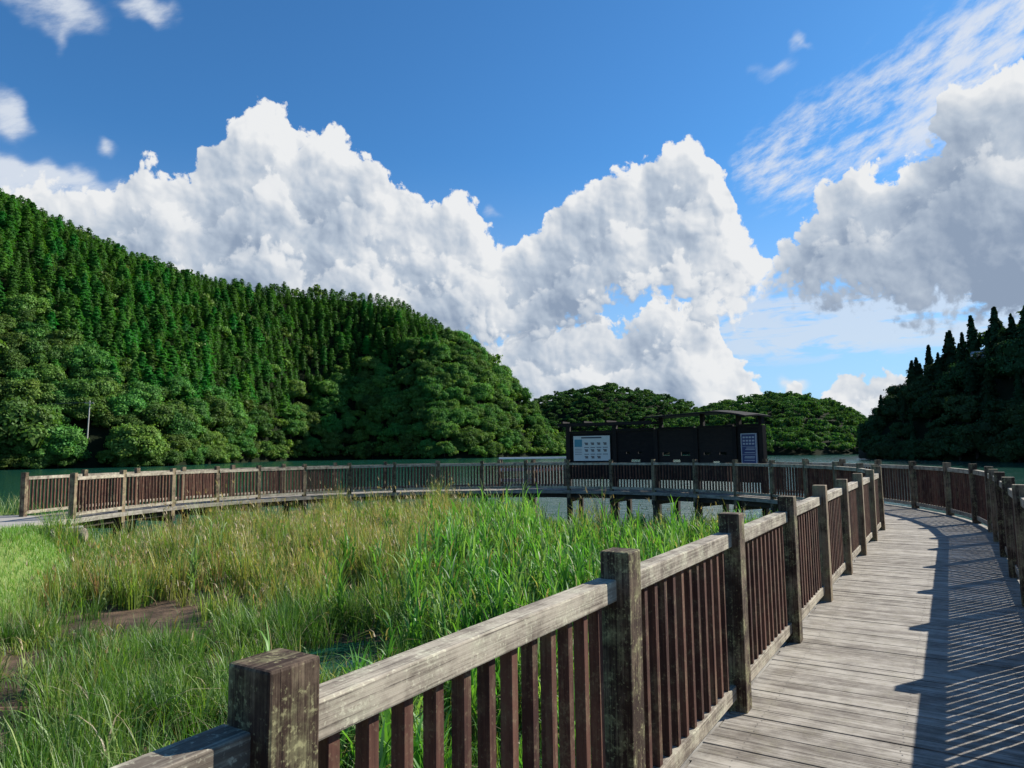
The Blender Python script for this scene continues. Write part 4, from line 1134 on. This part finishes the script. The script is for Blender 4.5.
sc0 = tuft_col(m_, idx, GREEN, [2.4, 1.2, 3.6, 2.0]); parts = [blades(p_, H, np.full(n, .011), ln, az_, sc0 * .8, sc0, segs=3, droop=.3)]
for k in range(9):
    u = .16 + .092 * k + rng.uniform(-.04, .04, n)
    b = p_ + np.stack([np.cos(az_), np.sin(az_), np.zeros(n)], 1) * (H * ln * u ** 1.8)[:, None]; b[:, 2] += H * (u - .3 * ln * u ** 2.6)
    cl = sc0 * rng.uniform(.8, 1.25, (n, 1)); dead = (rng.uniform(0, 1, n) < (.22 if k < 3 else .03))[:, None]
    cl = np.where(dead, colmix(n, [(.36, .28, .13), (.27, .19, .09)], [1, 1]), cl); lh = rng.uniform(.40, .78, n) * (1 - .3 * abs(u - .6)) * (.4 + .6 * hsup(p_[:, 0], p_[:, 1]))
    parts.append(blades(b, lh, rng.uniform(.022, .046, n), rng.uniform(.15, .72, n), rng.uniform(0, 6.28, n), cl, cl * rng.uniform(1.0, 1.3, (n, 1)), segs=4, droop=.75))
# low green undergrowth between the stands
c_ = rand_pts(4200, -3.5, 8, 3, 28.5, lambda X, Y: clear(X, Y) * np.clip(reed_share(X, Y) + .1, 0, 1) * np.clip(vnoise(X, Y, 1.2, 45, 3) * 2.4 - .5, .1, 1)); m_ = len(c_)
p_, hh, ln, az_, idx = tufts(c_, 14, .10, (.35, .8), .45); n = len(p_); cc = tuft_col(m_, idx, GREEN + DRY, [3, 3, 2, 1, .8, .5, 1.5, .5, 2])
parts.append(blades(p_, hh, rng.uniform(.007, .014, n), ln, az_, cc * .85, cc * 1.1, segs=4))
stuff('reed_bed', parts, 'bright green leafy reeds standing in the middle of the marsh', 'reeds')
# dense dark green rushes and fine grass, near left
def d_rush(X, Y): return clear(X, Y) * np.clip(near_share(X, Y) + .06, 0, 1) * (bank_amount(X, Y) < .14) * np.clip(vnoise(X, Y, 1.2, 51, 3) * 3.2 - .9, .05, 1)
c_ = rand_pts(11500, -13, 3.5, .2, 15, d_rush); m_ = len(c_)
p_, hh, ln, az_, idx = tufts(c_, 20, .085, (.45, 1.0), .42); n = len(p_)
hh = hh * (.6 + .8 * vnoise(p_[:, 0], p_[:, 1], 1.0, 53, 2)) * hsup(p_[:, 0], p_[:, 1])
cc = tuft_col(m_, idx, RUSH + GREEN, [3, 3, 2, .35, 1, 1.5, .8, .5], .25, .22)
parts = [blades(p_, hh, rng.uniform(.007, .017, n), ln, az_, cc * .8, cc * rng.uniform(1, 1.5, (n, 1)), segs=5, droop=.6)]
sel = rng.uniform(0, 1, n) < .045; q = p_[sel]; m = len(q)      # dead bent stalks
parts.append(blades(q, hh[sel] * 1.15, rng.uniform(.006, .013, m), rng.uniform(.5, 1.3, m), rng.uniform(0, 6.28, m), colmix(m, [(.40, .34, .21), (.28, .22, .13)], [1, 1]), colmix(m, [(.50, .44, .30), (.34, .28, .17)], [1, 1]), segs=5, droop=.8))
c2 = rand_pts(6500, -11, 3.0, 3, 14, d_rush); m = len(c2); cl = colmix(m, RUSH + GREEN + [(.42, .37, .2)], [2, 2, 2, 1, 1, 1, 1.4, 1.4, .8], .3)
parts.append(blades(c2, rng.uniform(.5, 1.15, m) * hsup(c2[:, 0], c2[:, 1]), rng.uniform(.014, .030, m), rng.uniform(.2, 1.0, m), rng.uniform(0, 6.28, m), cl * .85, cl * 1.2, segs=5, droop=.8))
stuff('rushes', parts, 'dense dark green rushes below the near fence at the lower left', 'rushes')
# turf on the left bank
def d_turf(X, Y):
    b = bank_amount(X, Y); onpath = (Y > 16.2 + np.clip(-12.1 - X, 0, 40) * -.55) & (Y < 20) & (X < -11.4)
    return smoothstep(.06, .3, b) * np.where(Y > np.interp(X, [-40, -26, -14.2, -12.1, -11.4], [8.5, 11.6, 14.6, 16.3, 17.5]), .0, 1.0) * np.clip(vnoise(X, Y, .5, 61) * 2.2 - .25, .35, 1)
p_ = rand_pts(170000, -24, -7.5, 5, 19, d_turf); n = len(p_)
parts = [blades(p_, rng.uniform(.07, .20, n), rng.uniform(.008, .016, n), rng.uniform(.1, .8, n), rng.uniform(0, 6.28, n), colmix(n, [(.11, .26, .025), (.16, .30, .035), (.30, .24, .11)], [3, 2, .25]), colmix(n, [(.16, .35, .04), (.21, .37, .05), (.38, .32, .15)], [3, 2, .3]), segs=2)]
p_ = rand_pts(26000, -11.6, -8.0, 8, 18.2, lambda X, Y: smoothstep(.02, .1, bank_amount(X, Y)) * smoothstep(.5, .2, bank_amount(X, Y)) * (Y < 17.3) * np.clip(vnoise(X, Y, .8, 63) * 2 - .4, 0, 1)); n = len(p_)
parts.append(blades(p_, rng.uniform(.2, .6, n), rng.uniform(.007, .013, n), rng.uniform(.1, .6, n), rng.uniform(0, 6.28, n), colmix(n, GREEN, [2, 1, 3, 2]), colmix(n, GREEN, [1, 1, 3, 3]), segs=3))
p_ = rand_pts(9000, -11.3, -7.6, 16.6, 24, lambda X, Y: (np.hypot(X - CEN.x, Y - CEN.y) < 9.95) * (marsh_mask(X, Y) > .4) * np.clip((-7.4 - X) * .5, 0, 1) * np.clip(vnoise(X, Y, .9, 65) * 2.2 - .3, .1, 1)); n = len(p_)
cl = colmix(n, GREEN + DRY, [2, 2, 2, 1, 1, .5, 2, .3, 2])
parts.append(blades(p_, rng.uniform(.5, 1.15, n), rng.uniform(.010, .024, n), rng.uniform(.1, .7, n), rng.uniform(0, 6.28, n), cl * .85, cl * 1.15, segs=4))
stuff('turf', parts, 'short mown bright green turf on the left bank', 'grass')
# reeds on the outer shore behind the left fence
p_ = rand_pts(14000, -24, -11.5, 19.2, 31, lambda X, Y: ((np.hypot(X - CEN.x, Y - CEN.y) > RAD + WID + .4) & (bank_amount(X, Y) > .02) & (Y > 20.2)) * np.clip(vnoise(X, Y, .7, 71) * 2 - .4, 0, 1)); n = len(p_)
parts = [blades(p_, rng.uniform(.3, .85, n), rng.uniform(.008, .018, n), rng.uniform(.1, .6, n), rng.uniform(0, 6.28, n), colmix(n, GREEN + DRY, [2, 2, 2, 1, 1, 1, 2, .3, 2]), colmix(n, GREEN + DRY, [1, 1, 2, 2, 2, 1, 2, .3, 2]), segs=4)]
stuff('shore_grass', parts, 'tufted green and straw grass on the shore behind the left fence', 'grass')
